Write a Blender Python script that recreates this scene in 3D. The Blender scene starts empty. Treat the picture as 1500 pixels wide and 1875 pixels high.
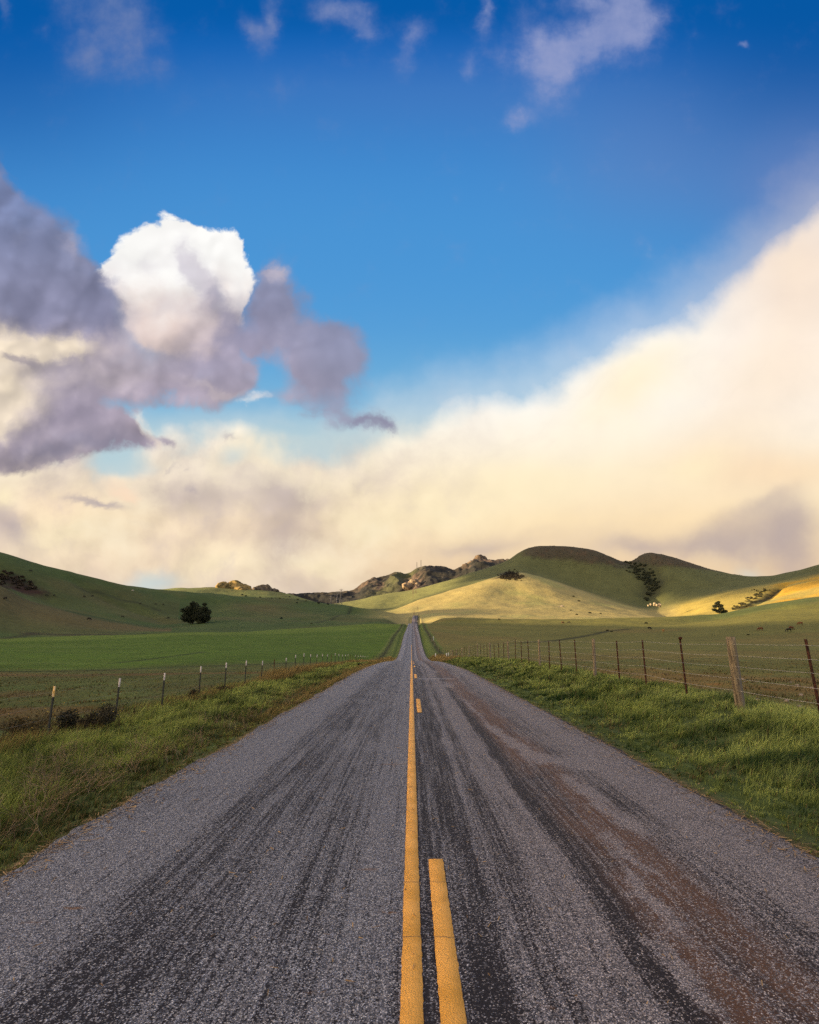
import bpy, math, random
import numpy as np
from mathutils import Vector, Matrix
R = math.radians
SC = bpy.context.scene
COL = SC.collection
rng = np.random.default_rng(7)

# ------------------------------------------------------------------ camera
EYE = 1.7
PITCH = math.atan(0.235)
CP, SP = math.cos(PITCH), math.sin(PITCH)
YAW = math.atan(4.0 / 1000 * CP)
cam_data = bpy.data.cameras.new("camera")
cam = bpy.data.objects.new("camera", cam_data)
COL.objects.link(cam)
cam.location = (0, 0, EYE)
cam.rotation_euler = (math.pi / 2 + PITCH, 0, YAW)
cam_data.sensor_fit = 'HORIZONTAL'
cam_data.sensor_width = 24.0
cam_data.lens = 16.0
cam_data.clip_start = 0.05
cam_data.clip_end = 60000
SC.camera = cam
SC.view_settings.view_transform = 'Standard'
SC.view_settings.look = 'None'
SC.view_settings.exposure = 1.3
WORLD_GAIN = 0.406
SC.view_settings.gamma = 1.0
SC.render.resolution_x, SC.render.resolution_y = 819, 1024
SC.render.film_transparent = False
SC.cycles.use_denoising = False
SC.cycles.max_bounces = 6
SC.cycles.diffuse_bounces = 3
SC.cycles.transparent_max_bounces = 8

# ------------------------------------------------------------------ sun
SUN_EL = R(9.0)
SUN_AZ = R(-98.0)            # measured from the road direction, to the left and a little behind
sun_data = bpy.data.lights.new("sun", 'SUN')
sun_data.energy = 5.0
sun_data.angle = R(0.8)
sun_data.color = (1.0, 0.74, 0.42)
sun = bpy.data.objects.new("sun", sun_data)
COL.objects.link(sun)
SUNV = Vector((math.sin(SUN_AZ) * math.cos(SUN_EL), math.cos(SUN_AZ) * math.cos(SUN_EL), math.sin(SUN_EL)))
sun.rotation_euler = SUNV.to_track_quat('Z', 'Y').to_euler()

# ------------------------------------------------------------------ node helper
def lin(r, g, b):
    f = lambda c: (c / 255 / 12.92) if c / 255 <= 0.04045 else ((c / 255 + 0.055) / 1.055) ** 2.4
    return (f(r), f(g), f(b))

class NT:
    """small expression builder over a node tree"""
    def __init__(s, tree): s.t = tree; s.n = tree.nodes; s.l = tree.links
    def node(s, kind, **kw):
        nd = s.n.new(kind)
        for k, v in kw.items(): setattr(nd, k, v)
        return nd
    def put(s, sock, v):
        if isinstance(v, bpy.types.NodeSocket): s.l.new(v, sock)
        elif isinstance(v, (tuple, list)) and sock.type == 'RGBA': sock.default_value = (*v[:3], 1)
        else: sock.default_value = v
    def m(s, op, a, b=None, c=None, clamp=False):
        nd = s.node('ShaderNodeMath', operation=op, use_clamp=clamp)
        for i, v in enumerate((a, b, c)):
            if v is not None: s.put(nd.inputs[i], v)
        return nd.outputs[0]
    def v(s, op, a, b=None, c=None, out=0):
        nd = s.node('ShaderNodeVectorMath', operation=op)
        for i, x in enumerate((a, b, c)):
            if x is not None: s.put(nd.inputs[i], x)
        return nd.outputs[out]
    def dot(s, a, b): return s.v('DOT_PRODUCT', a, b, out='Value')
    def ss(s, x, lo, hi, a=0.0, b=1.0):
        nd = s.node('ShaderNodeMapRange', interpolation_type='SMOOTHSTEP')
        s.put(nd.inputs[0], x); s.put(nd.inputs[1], lo); s.put(nd.inputs[2], hi); s.put(nd.inputs[3], a); s.put(nd.inputs[4], b)
        return nd.outputs[0]
    def noise(s, vec, scale, detail=4, rough=0.55, dist=0.0, dims='3D', color=False, w=None):
        nd = s.node('ShaderNodeTexNoise', noise_dimensions=dims)
        if vec is not None: s.put(nd.inputs['Vector'], vec)
        if w is not None: s.put(nd.inputs['W'], w)
        nd.inputs['Scale'].default_value = scale; nd.inputs['Detail'].default_value = detail
        nd.inputs['Roughness'].default_value = rough; nd.inputs['Distortion'].default_value = dist
        return nd.outputs[1 if color else 0]
    def mix(s, f, a, b, mode='MIX'):
        nd = s.node('ShaderNodeMix', data_type='RGBA', blend_type=mode)
        s.put(nd.inputs[0], f); s.put(nd.inputs[6], a); s.put(nd.inputs[7], b)
        return nd.outputs[2]
    def ramp(s, x, stops, interp='LINEAR'):
        if max(p for p, _ in stops) > 1.0:
            k = 1 / 1.25; x = s.m('MULTIPLY', x, k); stops = [(p * k, c) for p, c in stops]
        nd = s.node('ShaderNodeValToRGB')
        cr = nd.color_ramp; cr.interpolation = interp
        while len(cr.elements) < len(stops): cr.elements.new(0.5)
        for e, (p, c) in zip(cr.elements, stops): e.position = p; e.color = (*c[:3], 1)
        s.put(nd.inputs[0], x)
        return nd.outputs[0]
    def curve(s, x, pts, lo, hi):
        """value curve y(x); pts in real units, x range lo..hi"""
        nd = s.node('ShaderNodeFloatCurve')
        cu = nd.mapping.curves[0]
        pp = [((a - lo) / (hi - lo), b) for a, b in pts]
        while len(cu.points) < len(pp): cu.points.new(0.5, 0.5)
        for p, (a, b) in zip(cu.points, pp): p.location = (a, b)
        nd.mapping.use_clip = False
        nd.mapping.update()
        s.put(nd.inputs[0], 1.0)
        xx = s.m('MULTIPLY_ADD', x, 1.0 / (hi - lo), -lo / (hi - lo), clamp=True)
        s.put(nd.inputs[1], xx)
        return nd.outputs[0]
    def blobs(s, P, items):
        """sum of soft elliptical lobes: (cx, cy, rx, ry, rot_deg, amp)"""
        acc = None
        for cx, cy, rx, ry, rot, amp in items:
            q = s.v('SUBTRACT', P, (cx, cy, 0))
            if rot:
                r = s.node('ShaderNodeVectorRotate', rotation_type='Z_AXIS')
                s.put(r.inputs['Vector'], q); r.inputs['Angle'].default_value = -R(rot); q = r.outputs[0]
            q = s.v('MULTIPLY', q, (1 / rx, 1 / ry, 0))
            e = s.m('EXPONENT', s.m('MULTIPLY', s.dot(q, q), -1.0))
            acc = s.m('MULTIPLY', e, amp) if acc is None else s.m('MULTIPLY_ADD', e, amp, acc)
        return acc

# ------------------------------------------------------------------ sky
world = bpy.data.worlds.new("World")
SC.world = world
world.use_nodes = True
w = NT(world.node_tree)
w.n.clear()
gen = w.node('ShaderNodeTexCoord').outputs['Generated']
# directions are measured on a map of the evening sky centred 13 degrees above the north end of the road
right = (math.cos(YAW), math.sin(YAW), 0)
fwd = (-math.sin(YAW) * CP, math.cos(YAW) * CP, SP)
upv = (math.sin(YAW) * SP, -math.cos(YAW) * SP, CP)
pf = w.dot(gen, fwd)
pfc = w.m('MAXIMUM', pf, 0.18)
comb = w.node('ShaderNodeCombineXYZ')
w.put(comb.inputs[0], w.m('MULTIPLY_ADD', w.m('DIVIDE', w.dot(gen, right), pfc), 1.0, 0.75))
w.put(comb.inputs[1], w.m('MULTIPLY_ADD', w.m('DIVIDE', w.dot(gen, upv), pfc), -1.0, 0.9375))
P0 = comb.outputs[0]
def warp(P, scale, amp, detail=5, rough=0.55):
    n = w.noise(P, scale, detail, rough, color=True)
    return w.v('MULTIPLY_ADD', w.v('SUBTRACT', n, (0.5, 0.5, 0.5)), (amp, amp, 0), P)
PW = warp(P0, 3.0, 0.16, 6, 0.55)          # big soft billows
PF = warp(PW, 10.0, 0.10, 7, 0.62)          # cauliflower edges
PS = warp(P0, 2.2, 0.10, 3, 0.5)            # very soft
sep = w.node('ShaderNodeSeparateXYZ'); w.put(sep.inputs[0], PS); SX, SY = sep.outputs[0], sep.outputs[1]
sep0 = w.node('ShaderNodeSeparateXYZ'); w.put(sep0.inputs[0], P0); X0, Y0 = sep0.outputs[0], sep0.outputs[1]
sepf = w.node('ShaderNodeSeparateXYZ'); w.put(sepf.inputs[0], PF); XF, YF = sepf.outputs[0], sepf.outputs[1]
nA = w.noise(P0, 4.0, 6, 0.58)
nB = w.noise(P0, 14.0, 5, 0.6)
nAc = w.m('MULTIPLY_ADD', nA, 1.9, -0.95); nBc = w.m('MULTIPLY_ADD', nB, 2.2, -1.1)

def puffs(P, scale, det=3, rough=0.55):
    nd = w.node('ShaderNodeTexVoronoi', voronoi_dimensions='2D', feature='SMOOTH_F1')
    w.put(nd.inputs['Vector'], P); nd.inputs['Scale'].default_value = scale; nd.inputs['Detail'].default_value = det
    nd.inputs['Roughness'].default_value = rough; nd.inputs['Smoothness'].default_value = 0.55
    return nd.outputs['Distance']
PB = warp(P0, 7.0, 0.07, 4, 0.5)
pu0 = puffs(PB, 10.0, 2, 0.42); pu1 = puffs(w.v('ADD', PB, (-0.010, -0.016, 0)), 10.0, 1, 0.35)
relief = w.m('MULTIPLY', w.m('SUBTRACT', pu0, pu1), 1.0)          # cauliflower relief, lit from the upper left
puc = w.m('MULTIPLY_ADD', pu0, -2.2, 1.0)                          # +1 at puff centres
sky = w.node('ShaderNodeTexSky', sky_type='NISHITA', sun_disc=False)
sky.sun_elevation = SUN_EL; sky.sun_rotation = SUN_AZ
sky.air_density = 1.0; sky.dust_density = 0.4; sky.ozone_density = 3.0
nish = w.v('MULTIPLY', sky.outputs[0], (0.10, 0.10, 0.10))
# clear evening blue, deeper with height
blue = w.ramp(Y0, [(0.0, lin(0, 92, 172)), (0.07, lin(0, 98, 184)), (0.16, lin(44, 116, 194)), (0.30, lin(68, 142, 212)),
                   (0.42, lin(74, 150, 216)), (0.60, lin(82, 158, 220)), (0.74, lin(120, 184, 222)), (0.8, lin(190, 214, 220))], 'B_SPLINE')
blue = w.mix(w.blobs(P0, [(0.0, 0.10, 0.25, 0.22, 0, 0.5), (1.5, 0.12, 0.33, 0.26, 0, 0.75), (0.72, 0.02, 0.5, 0.05, 0, .35)]), blue, lin(0, 84, 160))
blue = w.mix(w.blobs(P0, [(1.20, 0.30, 0.2, 0.12, 0, 0.35), (1.46, 0.33, 0.14, 0.10, -40, 0.55), (0.85, 0.17, 0.5, 0.08, 0, 0.15)]), blue, lin(112, 136, 192))
c = w.mix(0.05, blue, nish)
# high wisps
PH = warp(PW, 16.0, 0.05, 6, 0.65)
wis = w.blobs(PH, [(0.16, 0.03, 0.07, 0.10, 15, 0.9), (0.24, 0.04, 0.05, 0.09, -25, 0.8), (0.19, 0.12, 0.06, 0.05, 0, 0.6), (0.27, 0.15, 0.08, 0.03, 20, 0.35),
                   (0.47, 0.05, 0.02, 0.035, -15, 0.9), (0.51, 0.03, 0.018, 0.05, 10, 1.0), (0.49, 0.09, 0.03, 0.03, 0, 0.4), (0.63, 0.01, 0.06, 0.025, 20, 0.9),
                   (0.665, 0.05, 0.03, 0.02, 40, 0.8), (0.75, 0.06, 0.03, 0.03, 0, 0.75), (0.885, 0.03, 0.015, 0.05, 0, 0.75), (0.735, 0.12, 0.02, 0.06, 10, 0.3),
                   (0.99, 0.11, 0.055, 0.075, -10, 1.3), (1.06, 0.105, 0.06, 0.04, -30, 1.0), (1.12, 0.07, 0.06, 0.06, -35, 1.3), (1.17, 0.03, 0.045, 0.06, -15, 1.2), (1.07, 0.02, 0.05, 0.02, 20, 0.7),
                   (0.95, 0.23, 0.04, 0.018, -10, 0.75), (0.86, 0.14, 0.02, 0.03, 0, 0.5), (1.365, 0.072, 0.011, 0.009, 0, 0.9), (0.0, 0.02, 0.012, 0.03, 0, 0.9), (0.53, 0.15, 0.04, 0.03, 0, .3)])
wm = w.ss(w.m('MULTIPLY', w.m('ADD', wis, w.m('MULTIPLY', nBc, 0.35)), w.m('MULTIPLY_ADD', nBc, 0.5, 1.0)), 0.0, 1.5)
wcol = w.mix(w.ss(X0, 0.3, 1.0), lin(112, 132, 180), lin(150, 160, 202))
c = w.mix(w.m('MULTIPLY', wm, w.m('MULTIPLY_ADD', nBc, 0.45, w.ss(X0, 0.3, 0.9, 0.62, 0.74))), c, wcol)

# great bright bank sweeping up to the right
edge = w.curve(SX, [(-0.6, 0.95), (0.0, 0.845), (0.12, 0.85), (0.20, 0.875), (0.27, 0.84), (0.36, 0.815), (0.43, 0.79), (0.52, 0.80), (0.62, 0.81), (0.69, 0.76), (0.78, 0.735), (0.88, 0.705), (1.0, 0.665),
                    (1.1, 0.60), (1.2, 0.55), (1.3, 0.495), (1.4, 0.415), (1.5, 0.33), (2.1, 0.05)], -0.6, 2.1)
dep = w.m('SUBTRACT', SY, edge)                                   # depth below the bank's upper rim
depn = w.m('ADD', dep, w.m('MULTIPLY_ADD', puc, w.ss(X0, .5, .9, .020, .012), w.m('MULTIPLY_ADD', nBc, 0.024, w.m('MULTIPLY', nAc, 0.026))))
thin = w.ss(X0, 0.1, 0.9, 0.055, 0.085)
veil = w.m('MULTIPLY', w.ss(depn, -0.10, 0.06), 0.35)
core = w.ss(w.m('MULTIPLY_ADD', w.ss(X0, 0.2, 0.8, 1.0, 0.0), 0.055, depn), -0.01, thin)
bm = w.m('MAXIMUM', veil, core)
bank = w.ramp(Y0, [(0.30, lin(226, 216, 214)), (0.48, lin(244, 234, 226)), (0.62, lin(255, 253, 249)), (0.74, lin(255, 251, 242)), (0.86, lin(255, 240, 210)), (0.95, lin(252, 228, 186)), (1.04, lin(238, 208, 168)), (1.12, lin(225, 200, 170))])
bank = w.mix(w.ss(X0, 0.5, 0.85, 0.35, 0.0), bank, lin(240, 228, 214))
# peach to the right, mauve rain shade low down and at left
f = w.blobs(PS, [(1.36, 0.66, 0.15, 0.12, -40, 0.38), (1.48, 0.52, 0.12, 0.16, -30, 0.55), (1.47, 0.70, 0.16, 0.10, 0, .35), (1.3, 0.80, 0.14, 0.06, -20, 0.3), (1.43, 0.85, 0.18, 0.04, 0, 0.75), (1.28, 0.93, 0.2, 0.05, 0, 0.3),
                 (0.1, 0.93, 0.15, 0.06, 0, 0.5), (0.5, 0.97, 0.25, 0.05, 0, 0.35)])
bank = w.mix(w.m('MULTIPLY', f, 0.62), bank, lin(252, 214, 170))
g = w.blobs(PW, [(0.28, 0.90, 0.12, 0.05, 10, 0.45), (0.40, 0.93, 0.17, 0.04, 5, 0.62), (0.54, 0.91, 0.06, 0.05, 20, 0.55), (0.53, 1.04, 0.05, 0.07, 10, 0.75), (0.58, 0.99, 0.08, 0.05, 0, 0.4),
                 (0.35, 1.0, 0.2, 0.02, 0, 0.3), (0.85, 1.005, 0.09, 0.02, 0, 0.5), (1.0, 0.985, 0.12, 0.018, 0, 0.28), (0.25, 0.80, 0.05, 0.03, 0, 0.2), (0.62, 0.86, 0.07, 0.05, 0, 0.25), (1.17, 1.01, 0.06, 0.02, 0, 0.6),
                 (1.30, 1.00, 0.08, 0.03, 0, 0.75), (1.44, 0.97, 0.12, 0.045, -15, 1.1), (1.46, 1.03, 0.05, 0.06, 0, 0.7), (1.4, 0.92, 0.10, 0.02, -20, 0.35), (1.36, 0.95, 0.1, 0.03, -20, 0.4), (0.46, 0.88, 0.08, 0.03, 20, 0.5), (0.62, 0.93, 0.1, 0.02, 10, 0.35), (1.05, 1.01, 0.3, 0.015, 0, 0.3),
                 (0.0, 0.95, 0.035, 0.05, 0, 0.9), (0.03, 1.0, 0.05, 0.04, 0, 0.6), (0.18, 1.06, 0.10, 0.02, 0, 0.3)])
gm = w.ss(w.m('ADD', g, w.m('MULTIPLY', nAc, 0.55)), -0.05, 1.5)
bank = w.mix(w.m('MULTIPLY', gm, w.ss(X0, .6, 1.2, .78, .8)), bank, lin(164, 150, 158))
h2 = w.blobs(PW, [(0.57, 0.88, 0.06, 0.02, 0, 0.3), (0.12, 0.99, 0.09, 0.035, -10, 0.75), (0.42, 1.05, 0.10, 0.03, 0, 0.8), (0.67, 0.965, 0.06, 0.03, 0, 0.7), (0.60, 1.03, 0.04, 0.02, 0, 0.8), (0.8, 0.93, 0.12, 0.05, 0, 0.8),
                  (0.97, 0.88, 0.15, 0.04, 0, 0.7), (1.16, 0.69, 0.12, 0.06, -30, 0.8), (1.25, 0.85, 0.06, 0.03, 0, 0.7), (0.008, 0.91, 0.02, 0.02, 0, 1.0), (0.0, 0.93, 0.04, 0.02, 0, 0.4), (0.52, 0.83, 0.10, 0.03, 0, .5)])
bank = w.mix(w.m('MULTIPLY', w.m('MINIMUM', h2, 1.0), 0.85), bank, lin(255, 238, 198))
bank = w.v('MULTIPLY', bank, w.m('MULTIPLY_ADD', nAc, w.ss(X0, 0.5, 0.9, 0.16, 0.05), 1.02))
rot = w.node('ShaderNodeVectorRotate', rotation_type='Z_AXIS'); w.put(rot.inputs['Vector'], PW); rot.inputs['Angle'].default_value = R(35)
stre = w.noise(w.v('MULTIPLY', rot.outputs[0], (1.6, 6.0, 1.0)), 1.6, 6, 0.6)
strc = w.m('MULTIPLY_ADD', stre, 2.0, -1.0)
bank = w.mix(w.m('MULTIPLY', w.ss(strc, 0.05, 0.7), w.ss(X0, 0.6, 1.2, 0.2, 0.36)), bank, lin(234, 214, 200))
bil = w.noise(PW, 6.5, 7, 0.62)
bilc = w.m('MULTIPLY_ADD', bil, 2.4, -1.2)
bank = w.mix(w.m('MULTIPLY', w.ss(bilc, -0.2, 0.7), w.ss(X0, 0.55, 1.0, 0.72, 0.12)), bank, lin(204, 188, 184))
bank = w.v('MULTIPLY', bank, w.m('MULTIPLY_ADD', relief, w.ss(X0, 0.5, 1.0, -0.28, -0.05), 1.0))
bank = w.mix(w.m('MULTIPLY', w.ss(bilc, 0.1, -0.6), w.ss(X0, 0.55, 1.0, 0.6, 0.1)), bank, lin(255, 240, 210))
# low blue gaps through the bank
hole = w.blobs(PW, [(0.27, 1.07, 0.07, 0.022, -4, 1.1), (0.23, 0.855, 0.05, 0.02, 0, 1.0), (0.44, 0.85, 0.035, 0.022, 0, 0.8), (0.2, 0.87, 0.04, 0.016, 10, 1.0), (0.54, 0.81, 0.06, 0.015, 10, 0.9), (0.235, 0.975, 0.05, 0.012, 10, 0.3),
                     (1.37, 1.045, 0.03, 0.022, 0, 0.7)])
hm = w.ss(w.m('ADD', hole, w.m('MULTIPLY', bilc, 0.15)), 0.1, 1.3)
bm = w.m('MULTIPLY', bm, w.m('MULTIPLY_ADD', hm, -0.75, 1.0))
c = w.mix(bm, c, bank)

# sunlit cumulus head and small lit puffs
head = w.blobs(PF, [(0.225, 0.49, 0.04, 0.035, 0, 0.9), (0.30, 0.425, 0.05, 0.03, 0, 0.9), (0.34, 0.42, 0.04, 0.02, 0, 0.5), (0.40, 0.425, 0.03, 0.025, 0, 0.7), (0.42, 0.49, 0.02, 0.05, 0, 0.5), (0.41, 0.43, 0.02, 0.02, 0, 0.6), (0.315, 0.465, 0.07, 0.06, 0, 1.1), (0.265, 0.475, 0.04, 0.05, 0, 0.8), (0.375, 0.45, 0.045, 0.048, 0, 1.0), (0.395, 0.52, 0.042, 0.07, 0, 1.0), (0.28, 0.54, 0.09, 0.06, 0, 1.0),
                    (0.19, 0.515, 0.035, 0.03, 0, 1.0), (0.43, 0.54, 0.025, 0.05, 0, 0.8), (0.36, 0.60, 0.09, 0.09, 0, 1.1), (0.25, 0.61, 0.09, 0.06, 0, 0.9)])
hmask = w.ss(w.m('ADD', head, w.m('MULTIPLY_ADD', puc, 0.28, w.m('MULTIPLY', nBc, 0.22))), 0.50, 1.08)
hcol = w.mix(w.ss(w.m('ADD', Y0, w.m('MULTIPLY_ADD', nAc, 0.10, w.m('MULTIPLY', nBc, 0.06))), 0.47, 0.66), lin(255, 254, 251), lin(230, 208, 200))
hcol = w.mix(w.m('MULTIPLY', w.ss(w.blobs(PF, [(0.355, 0.53, 0.035, 0.06, -20, 1.0), (0.335, 0.47, 0.02, 0.04, -10, 0.6), (0.26, 0.50, .02, .03, 0, .4)]), 0.1, 1.0), 0.75), hcol, lin(206, 200, 212))
hcol = w.v('MULTIPLY', hcol, w.m('ADD', 1.0, w.m('MULTIPLY', w.m('MINIMUM', w.m('MULTIPLY', relief, -1.0), 0.02), 0.3)))
hcol = w.mix(w.ss(puc, 0.0, -0.9, 0, w.ss(Y0, .43, .55, .05, .35)), hcol, lin(214, 206, 214))
c = w.mix(hmask, c, hcol)
puff = w.blobs(PF, [(0.25, 0.785, 0.022, 0.026, 0, 1.1), (0.272, 0.81, 0.02, 0.02, 0, 0.7), (0.48, 0.735, 0.022, 0.014, -20, 0.9), (0.46, 0.75, 0.02, 0.01, 0, 0.6), (0.21, 0.905, 0.028, 0.018, 0, 1.0), (0.235, 0.92, 0.03, 0.015, 0, 0.6)])
pm = w.m('MULTIPLY', w.ss(w.m('ADD', puff, w.m('MULTIPLY_ADD', puc, 0.2, w.m('MULTIPLY', nBc, 0.3))), 0.15, 1.3), 0.9)
c = w.mix(pm, c, w.ramp(Y0, [(0.7, lin(232, 236, 240)), (0.8, lin(246, 228, 208)), (0.92, lin(252, 222, 192))]))

# shaded mauve cumulus at left
dk = w.blobs(PF, [(-0.06, 0.46, 0.16, 0.14, 0, 1.2), (0.08, 0.50, 0.085, 0.09, 0, 1.0), (0.0, 0.36, 0.035, 0.05, 0, 0.8), (0.06, 0.57, 0.18, 0.045, 0, 0.8), (0.18, 0.57, 0.08, 0.045, 30, 0.9), (0.24, 0.66, 0.16, 0.07, 10, 1.1),
                  (0.38, 0.70, 0.10, 0.06, 15, 1.1), (0.37, 0.62, 0.09, 0.06, 0, 1.0), (0.38, 0.53, 0.05, 0.05, 0, 0.8), (0.42, 0.66, 0.05, 0.06, 0, 0.5), (0.49, 0.53, 0.04, 0.05, 0, 0.9), (0.50, 0.57, 0.055, 0.065, 0, 1.1), (0.545, 0.63, 0.075, 0.05, 20, 1.0), (0.62, 0.64, 0.055, 0.04, 20, 0.85), (0.60, 0.70, 0.05, 0.04, 40, 0.8), (0.56, 0.70, 0.06, 0.05, 0, 0.5), (0.58, 0.75, 0.05, 0.03, 0, 0.6), (0.62, 0.775, 0.09, 0.025, 5, 0.5), (0.52, 0.74, 0.05, 0.03, 0, 0.3), (0.65, 0.67, 0.04, 0.05, 0, .4), (0.47, 0.56, 0.03, 0.04, 0, 0.5), (0.445, 0.59, 0.035, 0.055, 0, 1.0), (0.57, 0.56, 0.03, 0.03, 0, 0.4),
                  (0.08, 0.72, 0.16, 0.07, 0, 1.0), (0.0, 0.80, 0.14, 0.055, 0, 1.2), (0.15, 0.81, 0.10, 0.045, 0, 1.0), (0.22, 0.79, 0.035, 0.03, 0, 0.8), (0.455, 0.71, 0.015, 0.03, 0, 0.3),
                  (0.03, 0.65, 0.16, 0.05, 0, 1.0), (0.48, 0.505, 0.03, 0.018, 0, 0.5), (0.66, 0.785, 0.035, 0.016, 10, 0.75), (0.705, 0.792, 0.02, 0.014, 0, 0.7), (0.30, 0.805, 0.03, 0.012, 30, 0.5)])
dkn = w.m('ADD', dk, w.m('MULTIPLY_ADD', puc, 0.22, w.m('MULTIPLY_ADD', nBc, 0.14, w.m('MULTIPLY', nAc, 0.22))))
gap = w.blobs(PH, [(0.43, 0.665, 0.028, 0.022, 30, 1.0), (0.50, 0.69, 0.05, 0.025, 20, 0.55), (0.34, 0.78, 0.11, 0.018, 8, 1.0), (0.52, 0.76, 0.07, 0.02, 0, 0.6), (0.47, 0.72, 0.03, 0.02, 0, 0.5), (0.2, 0.49, 0.015, 0.02, 0, .4)])
dkn = w.m('MULTIPLY_ADD', gap, -1.0, dkn)
dm = w.ss(dkn, w.ss(X0, 0.1, 0.6, 0.26, 0.10), w.ss(X0, 0.1, 0.6, 0.82, 1.10))
dcol = w.ramp(Y0, [(0.34, lin(112, 126, 166)), (0.48, lin(132, 136, 164)), (0.62, lin(152, 146, 168)), (0.72, lin(170, 156, 168)), (0.80, lin(152, 142, 158)), (0.86, lin(148, 136, 150))], 'B_SPLINE')
dcol = w.v('MULTIPLY', dcol, w.m('ADD', 1.16, w.m('MULTIPLY_ADD', bilc, 0.26, w.m('MULTIPLY', nBc, 0.07))))
dcol = w.mix(w.ss(X0, 0.42, 0.68, 0, 0.45), dcol, lin(122, 142, 178))
warm = w.blobs(PF, [(0.02, 0.625, 0.07, 0.035, 0, 1.0), (0.10, 0.635, 0.06, 0.02, 10, 0.8), (0.0, 0.71, 0.065, 0.075, 0, 1.05), (0.0, 0.77, 0.05, 0.03, 0, 0.5), (0.28, 0.60, 0.04, 0.04, 0, 0.35), (0.10, 0.70, 0.10, 0.05, 0, 0.22), (0.03, 0.845, 0.12, 0.018, 0, 0.35)])
lt = w.blobs(PF, [(0.27, 0.565, 0.05, 0.05, 0, 0.9), (0.34, 0.62, 0.06, 0.04, 0, 0.5), (0.29, 0.60, 0.06, 0.05, 0, 0.9), (0.17, 0.64, 0.12, 0.04, 5, 0.5), (0.20, 0.70, 0.14, 0.04, 0, 0.45), (0.36, 0.56, 0.03, 0.05, -20, 0.6), (0.42, 0.73, 0.08, 0.012, 12, 0.5), (0.50, 0.50, 0.05, 0.02, 0, 0.5), (0.14, 0.44, 0.02, 0.05, 30, .4)])
dcol = w.mix(w.m('MULTIPLY', w.ss(w.m('ADD', lt, w.m('MULTIPLY', bilc, 0.25)), 0.0, 1.1), 0.9), dcol, lin(222, 204, 202))
dk2 = w.blobs(PF, [(0.10, 0.56, 0.14, 0.04, 0, 0.8), (0.0, 0.52, 0.12, 0.07, 0, 0.5), (0.38, 0.68, 0.09, 0.045, 15, 0.55), (0.10, 0.83, 0.14, 0.02, 0, 0.8), (0.60, 0.67, 0.06, 0.05, 20, 0.5), (0.19, 0.58, 0.06, 0.04, 30, 0.8), (0.40, 0.58, 0.04, 0.05, 0, .45)])
dcol = w.mix(w.m('MULTIPLY', w.ss(w.m('ADD', dk2, w.m('MULTIPLY', bilc, 0.3)), 0.0, 1.2), 0.5), dcol, lin(122, 124, 152))
warm = w.ss(w.m('ADD', warm, w.m('MULTIPLY', bilc, 0.3)), 0.0, 1.25)
dcol = w.mix(w.m('MULTIPLY', warm, 0.92), dcol, lin(255, 236, 206))
dcol = w.mix(w.m('MULTIPLY', w.ss(w.blobs(PF, [(0.13, 0.665, 0.12, 0.02, 0, .5), (0.04, 0.645, 0.03, 0.012, 20, 0.9), (0.1, 0.78, 0.14, 0.025, 0, 0.5)]), 0.1, 1.0), 0.6), dcol, lin(128, 118, 140))
dcol = w.v('MULTIPLY', dcol, w.m('MULTIPLY_ADD', relief, w.ss(X0, 0.3, 0.6, -0.75, -0.35), 1.0))
dcol = w.mix(w.ss(puc, 0.2, -0.8, 0, .14), dcol, lin(116, 116, 146))
# the mauve body covers the foot of the white head but leaves its top lit
tf = w.blobs(PF, [(0.32, 0.44, 0.085, 0.065, 0, 1.5), (0.27, 0.54, 0.05, 0.10, 8, 1.4), (0.42, 0.51, 0.035, 0.085, -15, 1.3), (0.20, 0.505, 0.03, 0.025, 20, 1.0), (0.33, 0.58, 0.06, 0.05, 0, 0.5)])
topfade = w.ss(w.m('ADD', tf, w.m('MULTIPLY_ADD', nAc, 0.35, w.m('MULTIPLY_ADD', nBc, 0.20, w.m('MULTIPLY', puc, .12)))), -0.05, 1.25, 1.0, 0.0)
dm = w.m('MULTIPLY', dm, topfade)
c = w.mix(w.m('MULTIPLY', dm, 0.97), c, dcol)
# torn scraps of dark cloud
scr = w.blobs(PF, [(0.165, 0.930, 0.036, 0.011, 15, 1.0), (0.19, 0.94, 0.022, 0.010, 0, 0.6), (0.435, 0.826, 0.022, 0.010, 0, 0.75), (0.30, 0.862, 0.02, 0.006, -25, 0.6), (0.355, 0.90, 0.022, 0.010, 20, 0.5), (0.335, 0.868, 0.01, 0.006, 0, 0.5),
                   (0.69, 0.79, 0.03, 0.012, 0, 0.8), (0.025, 0.985, 0.03, 0.02, 20, 0.5)])
c = w.mix(w.m('MULTIPLY', w.ss(w.m('ADD', scr, w.m('MULTIPLY', nBc, 0.3)), 0.0, 1.35), 0.62), c, lin(140, 134, 158))

# the rest of the sky: broken bright cumulus around and behind, blue between, dark land colour below
nR = w.noise(gen, 1.6, 5, 0.55)
elev = w.node('ShaderNodeSeparateXYZ'); w.put(elev.inputs[0], gen)
ez = elev.outputs[2]
rest_blue = w.ramp(ez, [(0.0, (0.55, 0.62, 0.75)), (0.35, (0.20, 0.42, 0.85)), (1.0, (0.10, 0.28, 0.75))])
rest_blue = w.mix(0.3, rest_blue, nish)
warmdir = w.m('MULTIPLY_ADD', w.dot(gen, tuple(SUNV)), 0.5, 0.5)
glow = w.m('POWER', w.m('MAXIMUM', w.dot(gen, tuple(SUNV)), 0.0), 3.0)
cl = w.v('MULTIPLY_ADD', w.m('MULTIPLY', glow, 1.0), (6.5, 4.5, 2.3), (0.80, 0.75, 0.74))
rest = w.mix(w.ss(nR, 0.36, 0.56), rest_blue, cl)
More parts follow.
